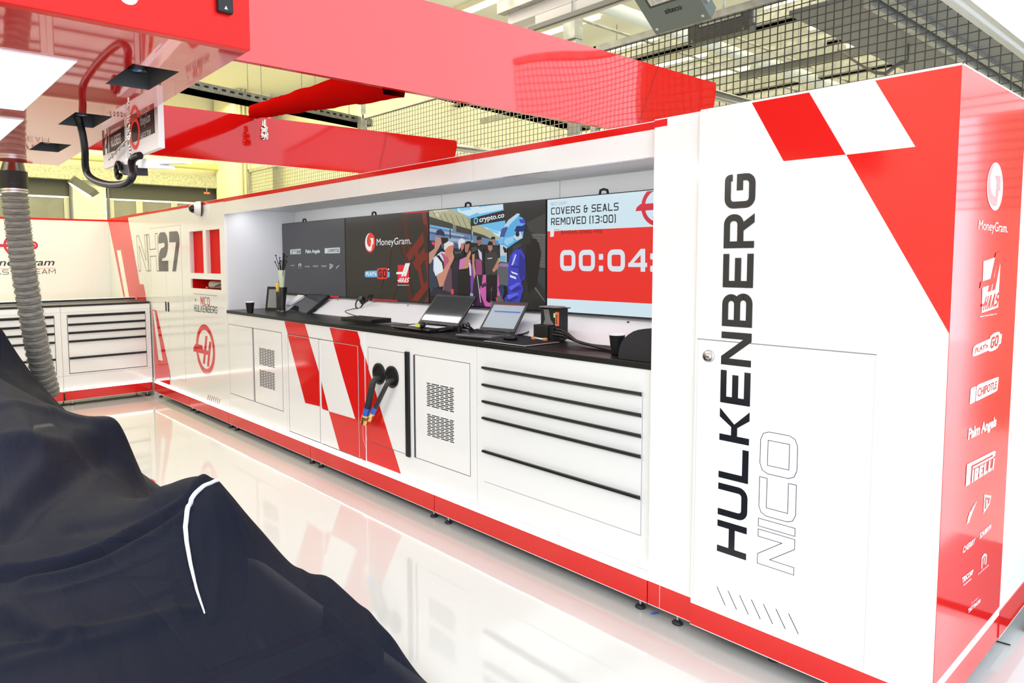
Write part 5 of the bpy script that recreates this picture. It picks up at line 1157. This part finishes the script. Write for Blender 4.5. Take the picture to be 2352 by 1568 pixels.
def along_x(name, px0, y, px1, z, sy, sz, m, label, cat, Y=None, grp=None):
    """horizontal bar along x through the two pixel columns, at height z"""
    p = PZ(px0, y, z); q = PY(px1, 0, p[1]); x0, x1 = sorted((p[0], q[0])); x1 = min(x1, 1.25)
    b = MB(); b.box(x0, x1, p[1]-sy/2, p[1]+sy/2, z, z+sz, m); o = tag(b.build(name), label, cat, grp)
    for xx in (x0+.5, (x0+x1)/2, x1-.3):
        b = MB(); b.tube([(xx, p[1], z+sz-.005), (xx, p[1], 4.955)], .006, GALV, 6); b.build('hanger_rod', o)
    return o
TRUNK = mat('trunking_white', (.62, .60, .60), .4)
along_x('cable_duct', 1180, 62, 1700, 3.95, .16, .12, TRUNK, 'upper pale cable trunk above the nearest red beam', 'trunking')
along_x('cable_duct', 1240, 66, 1900, 3.75, .12, .10, TRUNK, 'lower pale cable trunk above the nearest red beam', 'trunking')
along_x('steel_channel', 1150, 35, 1500, 4.05, .10, .12, GALV, 'steel channel with open end at the top centre', 'channel')
along_x('steel_rail', 1215, 74, 1900, 3.72, .04, .04, mat('dark_steel', (.16, .16, .155), .45, .6), 'dark steel rail under the lower cable trunk', 'rail')
along_x('steel_rail', 1700, 182, 2400, 3.9, .05, .08, MATS['dark_steel'], 'dark rail seen through the mesh above the tower', 'rail')
along_x('steel_rail', 1105, 285, 1900, 4.0, .06, .08, GALV, 'grey rail seen through the mesh between the red beams', 'rail')
for k, (yy, zz, hh) in enumerate(((5.4, 4.35, .16), (7.0, 4.45, .12), (8.2, 4.3, .18), (9.6, 4.45, .12), (11.2, 4.35, .16))):
    b = MB(); b.box(-8.9, 1.0, yy-.05, yy+.05, zz, zz+hh, GALV); b.box(-8.9, 1.0, yy-.09, yy+.09, zz, zz+.015, MATS['dark_steel'])
    tag(b.build('ceiling_beam'), ('nearest', 'second', 'third', 'fourth', 'farthest')[k]+' grey ceiling beam seen through the wire mesh', 'beam', 'grey ceiling beams beyond the mesh')
# pipes running away from the camera
def along_y(name, x, y, y1, z, r, m, label, cat, grp=None, y0=None):
    p = PZ(x, y, z); b = MB(); b.tube([(p[0], y0 if y0 is not None else p[1]-2.2, z), (p[0], y1, z)], r, m, 14); return tag(b.build(name), label, cat, grp)
PIPEW = mat('pipe_white', (.74, .76, .72), .35)
along_y('ceiling_pipe', 1500, 55, 12.9, 4.3, .075, PIPEW, 'thick pale ceiling pipe passing behind the floodlight', 'pipe', 'pale ceiling pipes', y0=3.0)
along_y('ceiling_pipe', 1985, 225, 12.9, 4.3, .075, PIPEW, 'thick pale ceiling pipe low above the tower', 'pipe', 'pale ceiling pipes', y0=6.5)
along_y('ceiling_pipe', 1385, 62, 12.9, 4.5, .018, GALV, 'thin conduit under the ceiling left of the floodlight', 'pipe', 'thin ceiling conduits', y0=3.0)
along_y('ceiling_pipe', 1700, 90, 12.9, 4.5, .018, GALV, 'thin conduit under the ceiling right of the floodlight', 'pipe', 'thin ceiling conduits', y0=3.0)
b = MB(); b.tube([(-13.3, .0, 3.55), (-13.3, 3.5, 3.55)], .06, mat('pipe_yellow', (.66, .58, .22), .4), 12); tag(b.build('yellow_pipe'), 'yellow pipe running above the concrete beam at the back', 'pipe')
# ceiling lamps (fluorescent battens)
def batten(x, y, z, first=[None]):
    t = thing('fluorescent_lamp', 'fluorescent ceiling batten', 'lamp', (x, y, z), 'fluorescent battens on the ceiling')
    b = MB(); b.box(x-.62, x+.62, y-.05, y+.05, z, z+.07, WALLC); b.build('housing', t)
    b = MB(); b.tube([(x-.58, y, z-.03), (x+.58, y, z-.03)], .025, glow((1, .93, .62), 5.0), 10); b.build('tube', t)
    return t
proto = None; lamps = []
for cx in (-3.2, -5.9, -8.3):
    for y in (3.4, 4.85, 6.2, 7.5, 8.8, 10.2):
        if cx == -8.3 and y < 4: continue
        lamps.append((cx, y))
for cx in (-10.6, -12.2, -7.6, -4.9):
    for y in (-.6, 1.6): lamps.append((cx, y))
names = {}
for k, (x, y) in enumerate(lamps):
    side_ = 'beyond the wire mesh' if y > 2.3 else 'above the garage'
    rowl = {3.4: 'nearest the mesh', 4.85: 'second from the mesh', 6.2: 'third from the mesh', 7.5: 'fourth from the mesh', 8.8: 'fifth from the mesh', 10.2: 'sixth from the mesh', -.6: 'over the car side', 1.6: 'close to the mesh'}[y]
    coll = {-3.2: 'right row', -5.9: 'middle row', -8.3: 'left row', -10.6: 'third from the back', -12.2: 'nearest the back wall', -7.6: 'over the tall cabinets', -4.9: 'over the red beams'}[x]
    lb = 'fluorescent ceiling lamp %s, %s, %s' % (side_, coll, rowl)
    if proto is None: proto = batten(x, y, 4.88); proto['label'] = lb; p0x = (x, y)
    else: dup(proto, (x, y, 4.88), lb)
# grey roof deck, top right, and its rails
g0 = PZ(1796, 29, 3.6)[0]
DECK = mat('deck_grey', (.20, .20, .205), .55)
t = thing('roof_deck', 'grey ribbed overhead door panel beyond the mesh at upper right', 'roof panel', (g0, 3.0, 3.6))
b = MB(); 
for k in range(17): b.box(g0, g0+1.5, 3.0+k*.55, 3.545+k*.55, 3.6, 3.64, DECK, .004)
b.build('deck', t)
for k, dx in enumerate((.55, 1.2)):
    b = MB(); b.box(g0+dx, g0+dx+.05, 3.0, 12, 3.52, 3.6, GALV); b.box(g0+dx+.09, g0+dx+.15, 3.0, 12, 3.56, 3.6, GALV); b.build('rail', t)
# canopy edge right above the camera
ca = PZ(2160, 0, 2.75); 
t = thing('overhead_light_panel', 'white overhead light panel with silver edge at the top right corner', 'light panel', (ca[0], 1, 2.75))
b = MB(); b.box(ca[0]+.075, 1.9, -1.2, 4.0, 2.775, 2.80, mat('canopy_white', (.85, .85, .86), .4, emit=(.93, .97, 1), es=.7)); b.build('panel', t)
b = MB(); b.box(ca[0], ca[0]+.03, -1.2, 4.0, 2.75, 2.80, ALU); b.box(ca[0]+.03, ca[0]+.055, -1.2, 4.0, 2.756, 2.79, WHITE_M); b.box(ca[0]+.055, ca[0]+.08, -1.2, 4.0, 2.75, 2.80, ALU); b.build('edge_profile', t)
# floodlights
FG = mat('flood_grey', (.13, .155, .15), .4)
def flood(bl, br, tl, Y, m, label, text=None):
    a = PY(*bl, Y); c = PY(*br, Y); c[2] = a[2] = (a[2]+c[2])/2; d = PX(*tl, a[0])
    U = c-a; V = d-a; N = np.cross(U, V); N /= np.linalg.norm(N)
    if N@(CAM-a) < 0: N = -N
    V = V*1.25
    w = np.linalg.norm(U); h = np.linalg.norm(V); fr = FR(a, U/w, V/h, N)
    t = thing('floodlight', label, 'floodlight', a)
    b = MB(); b.obox(fr.p(0, 0, -.11), U, V, N*.11, m); b.build('housing', t)
    b = MB(); b.obox(fr.p(w*.16, h*.52, 0), U*.74, V*.42, N*.002, mat('flood_bezel', (.03, .03, .03), .4)); b.obox(fr.p(w*.2, h*.56, .0021), U*.66, V*.34, N*.001, noisy('flood_glass', (.4, .4, .38), (.62, .62, .6), 60, .2)); b.build('glass', t)
    b = MB()
    for (u, v) in ((.07, .1), (.9, .1)): b.disc(fr.p(w*u, h*v, .001), .012, STEEL, N, 10)
    b.build('screw', t)
    b = MB(); b.obox(fr.p(-.02, h*.25, -.09), U*(.02/w), V*.5, N*.06, GALV); b.obox(fr.p(w, h*.25, -.09), U*(.02/w), V*.5, N*.06, GALV); b.build('yoke', t)
    b = MB(); tp_ = fr.p(w*.5, h*.9, -.10); b.tube([tp_, (tp_[0], tp_[1], 4.955)], .014, GALV, 8); b.build('mount_rod', t)
    if text:
        q, as_ = fonttxt(text, .02, 0); b = MB(); G(b, fr, boxmap(q, w*.36, w*.66, h*.33, h*.43), BLKM, .0012); b.build('lettering', t)
flood((1507, 81), (1634, 42), (1455, -4), 1.95, FG, 'grey floodlight with maker lettering in front of the mesh', 'siteco')
flood((1580, 104), (1722, 66), (1580, 56), 3.15, mat('flood_dark', (.07, .07, .068), .45), 'dark floodlight behind the mesh right of the grey one')
# cable trays
TRAYM = noisy('tray_metal', (.20, .20, .18), (.30, .30, .27), 12, .5, .3)
def tray(p, q, z, label):
    A = PZ(*p, z); B_ = PZ(*q, z); d = (B_-A); L_ = np.linalg.norm(d); d /= L_; s = np.array((-d[1], d[0], 0))
    t = thing('cable_tray', label, 'cable tray', A)
    b = MB(); b.obox(A-s*.15, d*L_, s*.3, np.array((0, 0, .006)), mat('tray_under', (.07, .07, .065), .6)); b.obox(A-s*.15, d*L_, s*.006, np.array((0, 0, .1)), TRAYM); b.obox(A+s*.15, d*L_, s*.006, np.array((0, 0, .1)), TRAYM)
    for k in range(int(L_/.12)):
        for e in (-.1515, .1575): b.obox(A+s*e+d*(.03+k*.12)+np.array((0, 0, .045)), d*.06, s*.0008, np.array((0, 0, .025)), BLKM); b.build('channel', t)
    n = int(L_/.9)
    for k in range(n+1):
        for e in (-.14, .14):
            b = MB(); b.tube([A+d*(.2+k*.9)+s*e, A+d*(.2+k*.9)+s*e+(0, 0, 4.95-z)], .006, MATS['dark_steel'], 6); b.build('hanger_rod', t)
    b = MB(); b.obox(A-s*.12+np.array((0, 0, .008)), d*L_, s*.2, np.array((0, 0, .03)), BLKM); b.build('cables', t)
tray((405, 204), (840, 292), 3.7, 'perforated cable tray with hanging rods above the farther red beam')
tray((1000, 218), (1340, 300), 3.9, 'dark cable tray seen through the middle mesh panel')
P = [PY(x, y, 4.6) for x, y in ((1925, 116), (1950, 132), (1985, 155), (2010, 168), (2035, 170), (2055, 154), (2070, 145), (2085, 142))]
o = MB(); 
for a, c in zip(P[:-1], P[1:]): o.obox(a-np.array((0, .02, .012)), c-a, (0, .04, 0), (0, 0, .03), MATS['dark_steel'])
o.tube([P[-1], (P[-1][0], P[-1][1], 3.605)], .01, MATS['dark_steel'], 6)
o.tube([P[0], (P[0][0], P[0][1], 4.955)], .006, MATS['dark_steel'], 6)
tag(o.build('metal_strap'), 'dark bent metal strap hanging under the grey overhead door panel', 'strap')
# back wall lamp and hanging tag
p = PX(180, 432, -12.9); t = thing('bracket_lamp', 'white tilted strip lamp by the concrete beam at the back', 'lamp', p)
A = PX(157, 420, -12.9); B_ = PX(205, 450, -12.7); o = MB(); o.obox(A, B_-A, (0, .05, -.06), (.1, 0, .0), glow((1, 1, 1), 1.6)); o.build('tube_light', t)
o = MB(); o.obox(A+np.array((-.12, .0, .03)), B_-A, (0, .05, -.06), (.1, .12, .09), mat('lamp_shell', (.10, .10, .08), .5)); o.build('shade', t); o = MB(); o.tube([A+np.array((-.05, .05, .05)), (XW+.13, A[1]+.2, 3.2)], .02, MATS['dark_steel'], 8); o.build('arm', t)
p = PX(475, 440, -11.5); o = MB(); o.tube([p+(0, 0, 1.4), p], .006, GALV, 6); o.box(p[0]-.01, p[0]+.01, p[1]-.05, p[1]+.05, p[2]-.04, p[2]-.01, MATS['orange_label']); tag(o.build('hanging_hook'), 'thin hanging rod with small orange hook near the corner pillar', 'hook')
# floor bits
p = PZ(2330, 1432, 0); t = thing('metal_ramp', 'dark metal plate lying on the floor behind the tower corner', 'metal plate', (p[0], p[1], 0))
a = [PZ(2304, 1440, .0), PZ(2350, 1452, .0)]
o = MB(); o.box(.03, .5, 1.17, 2.2, 0, .035, mat('worn_steel', (.22, .18, .18), .35, .7), .004); o.build('plate', t)
o = MB(); o.box(.03, .5, 1.165, 1.17, .0, .036, BLKM); o.build('front_edge', t)
o = MB(); a, c = PZ(2282, 1470, .006), PZ(2321, 1481, .006); o.tube([a, c], .003, BLKM, 6); tag(o.build('cable_tie'), 'black cable tie lying on the floor beside the tower feet', 'cable tie')
o = MB(); o.face([PZ(1492, 1410, .001), PZ(1500, 1405, .001), PZ(1512, 1404, .001), PZ(1516, 1407, .001), PZ(1505, 1411, .001)], mat('blue_tape', (.12, .25, .8), .5)); tag(o.build('tape_scrap'), 'scrap of blue tape on the floor at the tower foot', 'tape')
o = MB(); o.face([PZ(345, 1098, .001), PZ(354, 1102, .001), PZ(358, 1107, .001), PZ(350, 1106, .001)], RED); tag(o.build('tape_scrap'), 'scrap of red tape on the floor beside the car cover', 'tape')

# ================================================================== racing car under its cover
CX0, CX1, CY0, CY1, CDS = -7.5, -0.95, -3.55, -1.12, 0.035
YC=-2.35
def wheel(x,y0,y1,r,zc):
    out=[]
    for a in np.linspace(-.95,.95,9):
        out.append((x+r*np.sin(a)-.05,x+r*np.sin(a)+.05,y0,y1,zc+r*np.cos(a),zc+r*np.cos(a)))
    return out
OBS=[(-6.85,-6.45,YC-.55,-1.80,1.15,1.15),
     (-4.9,-4.3,YC-.15,YC+.15,1.02,1.06),
     (-5.9,-4.9,YC-.05,YC+.05,.80,1.02),
     (-4.3,-3.4,YC-.25,YC+.25,.95,.82),
     (-5.0,-4.1,YC-.75,-1.60,.50,.68),
     (-4.22,-4.02,-1.68,-1.50,.69,.67),
     (-3.4,-1.45,YC-.16,YC+.16,.62,.30),
     (-1.95,-1.45,YC-1.0,-1.25,.26,.16),
     (-1.98,-1.42,-1.27,-1.205,.33,.24),
     (-2.35,-1.98,-1.42,-1.36,.44,.33),
     ]+wheel(-2.5,-1.68,-1.50,.33,.34)+wheel(-2.5,2*YC+1.5,2*YC+1.78,.355,.36)+wheel(-6.05,-1.95,-1.62,.33,.27)

def cover_field(obs, iters=900):
    xs = np.arange(CX0, CX1+1e-6, CDS); ys = np.arange(CY0, CY1+1e-6, CDS)
    X, Y = np.meshgrid(xs, ys, indexing='ij'); O = np.full(X.shape, 0.02)
    for (x0, x1, y0, y1, za, zb) in obs:
        m = (X >= x0) & (X <= x1) & (Y >= y0) & (Y <= y1)
        O = np.where(m, np.maximum(O, za+(zb-za)*np.clip((X-x0)/(x1-x0), 0, 1)), O)
    lim = -1.12-.20*np.clip((-2.75-X)/.4, 0, 1)*np.clip((X+5.9)/.5, 0, 1)
    fix = Y > lim
    Z = O.copy()
    for k in range(iters):
        A = .25*(Z[2:, 1:-1]+Z[:-2, 1:-1]+Z[1:-1, 2:]+Z[1:-1, :-2]); Z[1:-1, 1:-1] = np.maximum(O[1:-1, 1:-1], A)
        Z[fix] = np.maximum(O, .02)[fix]
    return xs, ys, Z, O
xs, ys, ZF, OF = cover_field(OBS)
# smooth a little so the cloth rounds over the edges of what it covers
for _ in range(2):
    A = .25*(ZF[2:, 1:-1]+ZF[:-2, 1:-1]+ZF[1:-1, 2:]+ZF[1:-1, :-2]); ZF[1:-1, 1:-1] = .5*ZF[1:-1, 1:-1]+.5*A
ZF += .012
def refine(xs, ys, Z, k=3):
    nx = np.linspace(xs[0], xs[-1], (len(xs)-1)*k+1); ny = np.linspace(ys[0], ys[-1], (len(ys)-1)*k+1)
    T = np.array([np.interp(nx, xs, Z[:, j]) for j in range(Z.shape[1])]).T
    return nx, ny, np.array([np.interp(ny, ys, T[i]) for i in range(T.shape[0])])
xs, ys, ZF = refine(xs, ys, ZF)
for _ in range(6):
    A = .25*(ZF[2:, 1:-1]+ZF[:-2, 1:-1]+ZF[1:-1, 2:]+ZF[1:-1, :-2]); ZF[1:-1, 1:-1] = A
def zat(x, y):
    i = (x-xs[0])/(xs[1]-xs[0]); j = (y-ys[0])/(ys[1]-ys[0])
    if i < 0 or j < 0 or i >= len(xs)-1 or j >= len(ys)-1: return -1
    a, c = int(i), int(j); f, g = i-a, j-c
    return ZF[a, c]*(1-f)*(1-g)+ZF[a+1, c]*f*(1-g)+ZF[a, c+1]*(1-f)*g+ZF[a+1, c+1]*f*g
def hit(px_, py_):
    d = ray(px_, py_); d = d/np.linalg.norm(d); t = 1.0
    while t < 9:
        p = CAM+d*t
        if p[2] < zat(p[0], p[1]): return p
        t += .01
    return None
XG, YG = np.meshgrid(xs, ys, indexing='ij')
FOLDS = [([(250, 972), (190, 1005), (120, 1060), (55, 1125), (10, 1180)], .022, .05), ([(262, 990), (205, 1055), (140, 1110), (75, 1160), (20, 1225)], -.030, .05),
         ([(468, 1103), (420, 1150), (360, 1190), (300, 1225), (230, 1262), (150, 1290), (60, 1308), (12, 1312)], .020, .022), ([(430, 1158), (366, 1204), (305, 1240), (233, 1277), (152, 1305), (62, 1322), (12, 1326)], -.014, .016), ([(425, 1176), (370, 1220), (308, 1256), (236, 1293), (154, 1320), (64, 1338)], .014, .020),
         ([(400, 1145), (340, 1175), (270, 1200), (180, 1215)], -.012, .04), ([(300, 1060), (330, 1120), (372, 1152)], .010, .03), ([(280, 1010), (300, 1080), (340, 1140)], -.010, .025),
         ([(215, 968), (120, 945), (0, 932)], .012, .035), ([(60, 835), (110, 895), (170, 945)], .012, .03), ([(40, 800), (70, 870), (110, 930)], -.012, .03), ([(20, 860), (60, 900), (120, 940)], .010, .03),
         ([(500, 1110), (600, 1210), (720, 1310), (810, 1345)], .006, .018), ([(20, 1497), (120, 1473), (250, 1445), (400, 1412)], .014, .018), ([(25, 1530), (150, 1498), (300, 1455), (440, 1405)], .012, .02), ([(10, 1378), (120, 1362), (200, 1340), (290, 1308)], .006, .014),
         ([(20, 1400), (80, 1440), (160, 1470)], .016, .03), ([(20, 1440), (70, 1465), (130, 1480)], -.012, .02), ([(480, 1125), (500, 1200), (505, 1300), (490, 1420)], .006, .016), ([(640, 1250), (700, 1340), (740, 1450)], .008, .018), ([(810, 1350), (850, 1430), (880, 1530)], .014, .018), ([(840, 1355), (890, 1440), (930, 1540)], -.008, .018), ([(10, 1010), (90, 1015), (170, 1035), (230, 1080)], .010, .04)]
DZ = np.zeros_like(ZF)
for pts, amp, wd in FOLDS:
    Dk = np.zeros_like(ZF)
    P = [hit(*p) for p in pts]; P = [p for p in P if p is not None]
    for a, c in zip(P[:-1], P[1:]):
        d = c[:2]-a[:2]; L2 = d@d+1e-9; tt = np.clip(((XG-a[0])*d[0]+(YG-a[1])*d[1])/L2, 0, 1)
        D2 = (XG-a[0]-tt*d[0])**2+(YG-a[1]-tt*d[1])**2; g = 1.5*amp*np.exp(-D2/(2*wd*wd)); Dk = np.where(np.abs(g) > np.abs(Dk), g, Dk)
    DZ += Dk
ZF = ZF+DZ*np.clip((YG.max()-YG)/.2, 0, 1)
FAB = bpy.data.materials.new('cover_cloth'); FAB.use_nodes = True; nt = FAB.node_tree; bs = nt.nodes['Principled BSDF']
bs.inputs['Base Color'].default_value = (.010, .012, .023, 1); bs.inputs['Roughness'].default_value = .72; bs.inputs['Specular IOR Level'].default_value = .08
bs.inputs['Sheen Weight'].default_value = .0; bs.inputs['Sheen Roughness'].default_value = .4
tr = nt.nodes.new('ShaderNodeBsdfTransparent'); mx = nt.nodes.new('ShaderNodeMixShader'); out = nt.nodes['Material Output']
tc = nt.nodes.new('ShaderNodeTexCoord'); wv = nt.nodes.new('ShaderNodeTexWave'); wv2 = nt.nodes.new('ShaderNodeTexWave'); wv2.bands_direction = 'Y'
for w_ in (wv, wv2):
    w_.inputs['Scale'].default_value = 110; nt.links.new(tc.outputs['Object'], w_.inputs['Vector'])
mul = nt.nodes.new('ShaderNodeMath'); mul.operation = 'MULTIPLY'; nt.links.new(wv.outputs['Fac'], mul.inputs[0]); nt.links.new(wv2.outputs['Fac'], mul.inputs[1])
mr = nt.nodes.new('ShaderNodeMapRange'); mr.inputs['From Min'].default_value = .0; mr.inputs['From Max'].default_value = 1; mr.inputs['To Min'].default_value = .0; mr.inputs['To Max'].default_value = .22
nt.links.new(mul.outputs[0], mr.inputs['Value']); nz_ = nt.nodes.new('ShaderNodeTexNoise'); nz_.inputs['Scale'].default_value = 5; nz_.inputs['Detail'].default_value = 4; mp_ = nt.nodes.new('ShaderNodeMapping'); mp_.inputs['Scale'].default_value = (.5, 2.2, 1); mp_.inputs['Rotation'].default_value = (0, 0, .6)
bm_ = nt.nodes.new('ShaderNodeBump'); bm_.inputs['Strength'].default_value = .6; bm_.inputs['Distance'].default_value = .03
nt.links.new(tc.outputs['Object'], mp_.inputs['Vector']); nt.links.new(mp_.outputs['Vector'], nz_.inputs['Vector']); nt.links.new(nz_.outputs['Fac'], bm_.inputs['Height']); nt.links.new(bm_.outputs['Normal'], bs.inputs['Normal'])
nt.links.new(mr.outputs['Result'], mx.inputs['Fac']); nt.links.new(bs.outputs['BSDF'], mx.inputs[1]); nt.links.new(tr.outputs['BSDF'], mx.inputs[2]); nt.links.new(mx.outputs['Shader'], out.inputs['Surface'])
cov = thing('car_cover', 'black see-through fabric cover with white piping draped over the racing car', 'car cover', (-4, YC, 0))
b = MB(); nx_, ny_ = ZF.shape; keep = np.zeros((nx_, ny_), bool); keep[:] = ZF > .026
V = [(XG[i, j], YG[i, j], ZF[i, j]) for i in range(nx_) for j in range(ny_)]
Fq = [(i*ny_+j, (i+1)*ny_+j, (i+1)*ny_+j+1, i*ny_+j+1) for i in range(nx_-1) for j in range(ny_-1) if keep[i, j] or keep[i+1, j+1]]
b.mesh(V, Fq, FAB, True); b.build('fabric', cov)
def seam(pts, r, m, nm, lb=None):
    P = [hit(*p) for p in pts]; P = [p for p in P if p is not None]; D = []
    for i in range(len(P)-1):
        for k in range(8): D.append(P[i]+(P[i+1]-P[i])*k/8)
    D.append(P[-1]); D = [np.array((p[0], p[1], zat(p[0], p[1])+.004)) for p in D]
    o = MB(); n = len(D); rr = [r*(.45+.55*math.sin(math.pi*min(1.0, .15+i/n))**.6 if i < n*.85 else r/r*(.25+.3*(n-i)/(n*.15))) for i in range(n)]
    o.tube(D, [max(.3*r, abs(x)) for x in rr], m, 8); return o.build(nm, cov, label=lb)
seam([(500, 1107), (478, 1114), (455, 1130), (440, 1150), (430, 1180), (426, 1215), (429, 1250), (438, 1300), (452, 1360), (470, 1412)], .011, mat('piping_white', (.72, .72, .78), .5), 'piping', 'white piping')
# the car itself
car = thing('racing_car', 'low open wheel racing car standing under the black cover', 'car', (-4, YC, 0))
CARB = mat('carbon', (.02, .02, .022), .3); CARW = mat('car_white', (.6, .6, .62), .3); CARR = mat('car_red', (.55, .02, .02), .3)
b = MB()
st_ = [(-1.46, .16, .12, .20), (-2.2, .15, .22, .42), (-3.3, .2, .15, .56), (-4.0, .3, .10, .60), (-5.0, .3, .10, .66), (-5.9, .12, .15, .6)]
V = []
for (x, w, z0, z1) in st_:
    for k in range(14):
        a = 2*math.pi*k/14; V.append((x, YC+w*math.copysign(abs(math.cos(a))**.6, math.cos(a)), (z0+z1)/2+(z1-z0)/2*math.copysign(abs(math.sin(a))**.6, math.sin(a))))
b.mesh(V, [(i*14+k, i*14+(k+1) % 14, (i+1)*14+(k+1) % 14, (i+1)*14+k) for i in range(5) for k in range(14)], CARW, True); b.face(V[:14], CARW); b.build('body', car)
b = MB(); b.box(-5.0, -4.1, YC-.72, YC-.28, .12, .5, CARR, .05); b.box(-5.0, -4.1, YC+.28, YC+.72, .12, .46, CARR, .05); b.build('sidepods', car)
b = MB(); b.box(-5.6, -4.3, YC-.10, YC+.10, .55, .98, CARR, .05); b.build('engine_cover', car)
b = MB(); b.tube([(-4.2, YC-.2, .66), (-3.8, YC-.2, .76), (-3.5, YC-.12, .74), (-3.42, YC, .72), (-3.5, YC+.12, .74), (-3.8, YC+.2, .76), (-4.2, YC+.2, .66)], .03, CARB, 10); b.tube([(-3.43, YC, .72), (-3.1, YC, .5)], .03, CARB, 8); b.build('halo', car)
for k, sgn in enumerate((1, -1)):
    for (wx, r, w, cy) in ((-2.5, .32, .18, YC+sgn*.76), (-6.05, .26, .2, YC+sgn*.52)):
        o = MB(); zc_ = r+.0; o.lathe([(r*.6, -w/2), (r*.92, -w/2), (r, -w/2+.03), (r, w/2-.03), (r*.92, w/2), (r*.6, w/2)], (wx, cy, zc_), RUB, 36, axis=(0, 1, 0)); wo = o.build('wheel', car)
        o = MB(); o.lathe([(r*.6, -w/2+.01), (r*.3, -w/2+.03), (.04, -w/2+.02), (0, -w/2+.02)], (wx, cy, zc_), CARB, 24, axis=(0, 1, 0)); o.lathe([(r*.6, w/2-.01), (r*.3, w/2-.03), (0, w/2-.02)], (wx, cy, zc_), CARB, 24, axis=(0, 1, 0)); o.build('rim', wo)
    o = MB()
    for (x0, z0, x1, z1) in ((-2.3, .42, -2.45, .40), (-2.8, .46, -2.55, .40), (-2.35, .24, -2.45, .22), (-2.85, .25, -2.55, .22)): o.tube([(x0, YC+sgn*.14, z0), (x1, YC+sgn*.68, z1)], .014, CARB, 8)
    o.build('suspension', car)
b = MB(); b.box(-1.92, -1.5, YC-.98, YC+1.05, .09, .105, CARB); b.box(-1.85, -1.6, YC-.98, YC+1.05, .13, .142, CARR); b.box(-1.75, -1.62, YC+.2, YC+1.0, .15, .16, CARW); b.build('front_wing', car)
b = MB(); b.box(-1.95, -1.5, YC+1.075, YC+1.09, .05, .17, CARW); b.build('wing_endplate', car)
b = MB(); b.box(-6.82, -6.5, YC-.5, YC+.5, 1.02, 1.06, CARB); b.box(-6.83, -6.48, YC+.49, YC+.51, .6, 1.08, CARB); b.box(-6.83, -6.48, YC-.51, YC-.49, .6, 1.08, CARB); b.box(-6.3, -6.25, YC-.03, YC+.03, .5, 1.02, CARB); b.build('rear_wing', car)
b = MB(); b.box(-6.2, -1.9, YC-.55, YC+.55, .06, .1, CARB); b.build('plank_floor', car)
# ================================================================== light
W = bpy.data.worlds.new('sky'); S.world = W; W.use_nodes = True; bg = W.node_tree.nodes['Background']
bg.inputs['Color'].default_value = (.80, .91, 1.0, 1); bg.inputs['Strength'].default_value = 3.5
def area(name, loc, rot, sx, sy, e, col):
    l = bpy.data.lights.new(name, 'AREA'); l.shape = 'RECTANGLE'; l.size = sx; l.size_y = sy; l.energy = e; l.color = col
    o = bpy.data.objects.new(name, l); COL.objects.link(o); o.location = loc; o.rotation_euler = rot; return o
area('hall_light', (-5.5, 7.5, 4.7), (0, 0, 0), 9, 9, 460, (1, .93, .56))
area('back_light', (-11.0, .2, 4.7), (0, 0, 0), 3.5, 5, 430, (1, .93, .44))
area('garage_light', (-6.2, .6, 4.7), (0, 0, 0), 5, 3.2, 180, (1, .97, .8))
area('bay_fill', (-4.5, -4.9, 4.7), (math.radians(-12), 0, 0), 6, 1.2, 240, (.97, .98, 1))  # fill added to brighten the header, tower front and tall cabinets
area('gantry_light_near', (-2.87, -2.7, GZ-.02), (0, 0, 0), 1.0, 1.3, 34, (1, 1, 1))
area('gantry_light_far', (-4.27, -2.7, GZ-.02), (0, 0, 0), 1.0, 1.3, 34, (1, 1, 1))
for k, (xa, xe) in enumerate(((-6.0, -3.7), (-3.6, -2.45), (-2.35, -1.25))):
    area('niche_light', ((xa+xe)/2, .16, 2.19), (math.radians(18), 0, 0), xe-xa, .06, 5*(xe-xa), (.97, .98, 1))
vs = S.view_settings; S.display_settings.display_device = 'sRGB'; vs.view_transform = 'Standard'; vs.look = 'None'; vs.exposure = -0.14; vs.gamma = 1.0; vs.use_curve_mapping = False
S.cycles.use_denoising = True
S.cycles.max_bounces = 6; S.cycles.diffuse_bounces = 3; S.cycles.glossy_bounces = 4; S.cycles.adaptive_threshold = 0.05; S.cycles.transparent_max_bounces = 10
S.cycles.sample_clamp_indirect = 6.0
